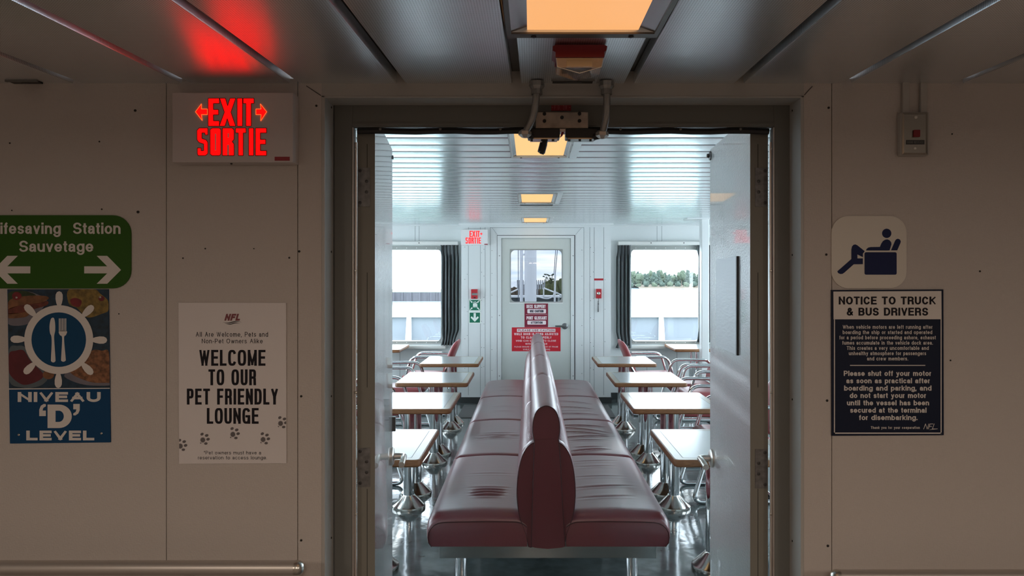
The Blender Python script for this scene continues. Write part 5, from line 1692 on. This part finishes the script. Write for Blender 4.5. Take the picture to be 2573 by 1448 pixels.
# mast, stays, deck gear
ms = root('mast', (PX(1333, 15), 15, 0), 'thick white mast on the foredeck, seen through the door window', 'mast')
m = MB(); m.lathe([(.125, -.02), (.125, 6.5), (0, 6.5)], (PX(1333, 15), 15, 0), 'Z', 24); m.obj('mast_tube', M['mast'], ms, smooth=True)
m = MB(); m.tube([P(1333, 639, 15.05), P(1314.5, 640, 15.05)], .02, 8); m.obj('bracket', M['mast'], ms)
pl = root('pole', (PX(1310, 15.05), 15.05, 0), 'thin white pole beside the mast', 'pole')
m = MB(); m.lathe([(.033, -.02), (.033, 3.6), (0, 3.6)], (PX(1310, 15.05), 15.05, 0), 'Z', 12); m.obj('pole_tube', M['mast'], pl, smooth=True)
for a, b, lb in (((1302, 600), (1302.6, 757), 'dark vertical stay left of the mast'), ((1398, 600), (1392, 690), 'dark slanting stay right of the mast'), ((1403, 600), (1395, 692), 'second slanting stay right of the mast')):
    m = MB(); m.tube([P(a[0] + (a[0] - b[0]) * .8, a[1] - (b[1] - a[1]) * .8, 15.4), P(*b, 15.4)] if b[1] < 720 else [P(a[0], 450, 15.4), (P(*b, 15.4).x, 15.4, -.02)], .008, 6)
    tag(m.obj('stay', M['wire']), lb, 'stay')
m = MB(); q0 = P(1395, 690, 15.4); m.tube([q0, (q0.x - .03, 15.4, -.02)], .02, 8); tag(m.obj('stay_post', M['deck_white']), 'white post under the slanting stays', 'post')
for pts, lb in (([(1281, 736.5), (1303, 726.5)], 'slanted white beam left of the mast'), ([(1366, 724), (1411, 742)], 'slanted white beam right of the mast')):
    m = MB(); m.tube([P(*p, 16.6) for p in pts], .018, 8); e0, e1 = P(*pts[0], 16.6), P(*pts[1], 16.6)
    m.tube([e0 if e0.z < e1.z else e1, ((e0 if e0.z < e1.z else e1).x, 16.6, PZ(743, 17))], .016, 8); m.tube([e1 if e0.z < e1.z else e0, ((e1 if e0.z < e1.z else e0).x, 16.6, PZ(744, 17))], .016, 8)
    tag(m.obj('deck_beam', M['deck_white']), lb, 'beam')
m = MB(); m.tube(fillet([P(1352, 746, 16.4), P(1372, 752, 16.4), P(1388, 748, 16.4), P(1393, 735, 16.4), P(1400, 735, 16.4), P(1409, 744, 16.5)], .1), .012, 8)
tag(m.obj('hose', M['deck_white']), 'white hose looped over the breakwater', 'hose')
for x0, x1, lb in ((1299, 1320, 'grey slatted deck rack left of the mast'), (1347, 1370, 'grey slatted deck rack right of the mast')):
    r = root('slatted_rack', P((x0 + x1) / 2, 744, 17.2), lb, 'deck rack', 'slatted racks on the foredeck')
    for k in range(5):
        t = (k + .5) / 5
        m = MB(); px = x0 + (x1 - x0) * t
        m.prism([P(px - 1.4, 727, 17.2), P(px + 1.4, 727, 17.2), P(px + 1.6 + (t - .5) * 3, 704, 17.2), P(px - 1.2 + (t - .5) * 3, 704, 17.2)], (0, .03, 0)); m.obj('slat', M['deckgrey'], r)
    m = MB(); m.box(PX(x0, 17.2), PX(x1, 17.2), 17.24, 17.28, PZ(718, 17.2), PZ(715, 17.2)); m.box(PX(x0 + 3, 17.2), PX(x0 + 5, 17.2), 17.2, 17.26, PZ(742.6, 17), PZ(715, 17.2)); m.box(PX(x1 - 5, 17.2), PX(x1 - 3, 17.2), 17.2, 17.26, PZ(742.6, 17), PZ(715, 17.2)); m.obj('frame', M['deckgrey'], r)

# land
def blob(m, c, rx, ry, rz, seed, sub=3, amp=.28):
    rr = random.Random(seed)
    b = bmesh.new(); bmesh.ops.create_icosphere(b, subdivisions=sub, radius=1)
    ph = [rr.uniform(0, 6.28) for _ in range(6)]
    for v in b.verts:
        p = v.co
        k = 1 + amp * (sin(4 * p.x + ph[0]) * sin(5 * p.y + ph[1]) + .6 * sin(9 * p.z + ph[2]) * sin(8 * p.x + ph[3]) + .4 * sin(15 * p.y + ph[4]) * sin(13 * p.z + ph[5])) + rr.uniform(-.10, .10)
        v.co = Vector((c[0] + p.x * k * rx, c[1] + p.y * k * ry, c[2] + p.z * k * rz))
    me = bpy.data.meshes.new('t'); b.to_mesh(me); b.free(); m.bm.from_mesh(me); bpy.data.meshes.remove(me)
# right shore
m = MB()
rows = []
for i in range(41):
    x = 60 + 150 * i / 40
    w = 1.0 * sin(i * .9) + .6 * sin(i * 2.3)
    rows.append([(x, 396 + w, WZ), (x, 402 + w, WZ + 1.0), (x, 412 + w, WZ + 1.6 + .3 * w), (x, 470, WZ + 2.5), (x, 480, WZ)])
m.grid(rows)
struct(m.obj('shore', M['bank'], smooth=True), 'sandy shore below the trees')
rt = random.Random(5)
place = ['at the left end of', 'inside', 'at the right end of']
ntree = 26
for i in range(ntree):
    px = 1578 + i * 8.4 + rt.uniform(-2, 2)
    d = 408 + (i % 4) * 9 + rt.uniform(0, 2)
    top = 690 - 12 * (.5 + .5 * sin(i * .8 + .5)) + rt.uniform(-4, 3)
    if px < 1600: top += 2
    con = (i % 3 != 1)
    z0 = WZ + 1.4
    zt = PZ(top, d)
    x = PX(px, d)
    if con: lb = 'dark conifer in the treeline beyond the right window'
    else: lb = 'pale green leafy tree in the treeline beyond the right window'
    r = root('conifer' if con else 'leafy_tree', (x, d, z0), lb, 'tree', 'conifers on the far shore' if con else 'leafy trees on the far shore')
    m = MB()
    H = zt - z0
    if con:
        for k in range(5):
            t = k / 5
            blob(m, (x + rt.uniform(-.2, .2), d, z0 + H * (.22 + .70 * t)), 2.1 * (1 - t * .72), 2.0 * (1 - t * .7), H * .16, i * 9 + k, 3, .38)
    else:
        for k in range(5):
            blob(m, (x + rt.uniform(-1.2, 1.2), d + rt.uniform(-1, 1), z0 + H * rt.uniform(.35, .8)), 1.7, 1.7, H * .24, i * 9 + k, 3, .34)
    m.obj('crown', M['tree'] if con else M['tree2'], r, smooth=True, angle=80)
    m = MB(); m.tube([(x, d, z0 - .3), (x, d, z0 + H * .8)], [.25, .08], 6); m.obj('trunk', M['bark'], r)
for i in range(11):
    px = 1584 + i * 20; d = 402 + rt.uniform(0, 2)
    m = MB(); blob(m, (PX(px, d), d, WZ + 1.6 + rt.uniform(0, .8)), 1.45, 1.1, .8 + rt.uniform(0, .8), 300 + i, 3, .35)
    tag(m.obj('shore_bush', M['tree2'] if i % 2 else M['tree'], smooth=True, angle=80), 'low bush at the water edge below the treeline', 'bush', 'bushes at the water edge')
# left quay with grass behind
m = MB(); m.box(-85, -8, 166, 167, WZ - .5, PZ(734.5, 166))
for k in range(38): m.box(-84 + k * 2, -83.6 + k * 2, 165.8, 166, WZ - .5, PZ(735, 166))
tag(m.obj('quay', M['pier']), 'dark timber quay wall beyond the left window', 'quay', kind='structure')
m = MB(); m.grid([[(x, 167, PZ(734.5, 166)), (x, 176, PZ(732, 176)), (x, 205, PZ(727.5 + .5 * sin(x), 205)), (x, 215, WZ)] for x in [-90 + 3 * k for k in range(28)]])
struct(m.obj('grass_bank', M['grass'], smooth=True), 'grass bank behind the quay')
# near shore behind the mast
m = MB()
for i in range(9):
    blob(m, (PX(1372 + i * 7, 70), 70 + (i % 3), PZ(726 - i * .5, 70)), .55, .6, .75, 700 + i, 2)
tag(m.obj('shrub', M['shrub']), 'yellow green shrubs seen through the right of the door window', 'shrub', kind='stuff')
m = MB()
for i in range(9): blob(m, (PX(1280 + i * 11, 74), 74, PZ(741, 74)), .7, .6, .75, 800 + i, 2)
tag(m.obj('rocky_bank', M['bank']), 'brown bank behind the breakwater', 'bank', kind='structure')
m = MB()
rl = random.Random(4)
for k in range(14):
    p = P(1378 + rl.uniform(-14, 16), 697 + rl.uniform(-9, 8), 69.5)
    blob(m, p, .11, .08, .06, 900 + k, 2)
    m.tube([p, P(1385, 715, 69.8)], .012, 4)
tag(m.obj('branch', M['tree2']), 'thin leafy branch sticking out of the shrubs', 'branch')
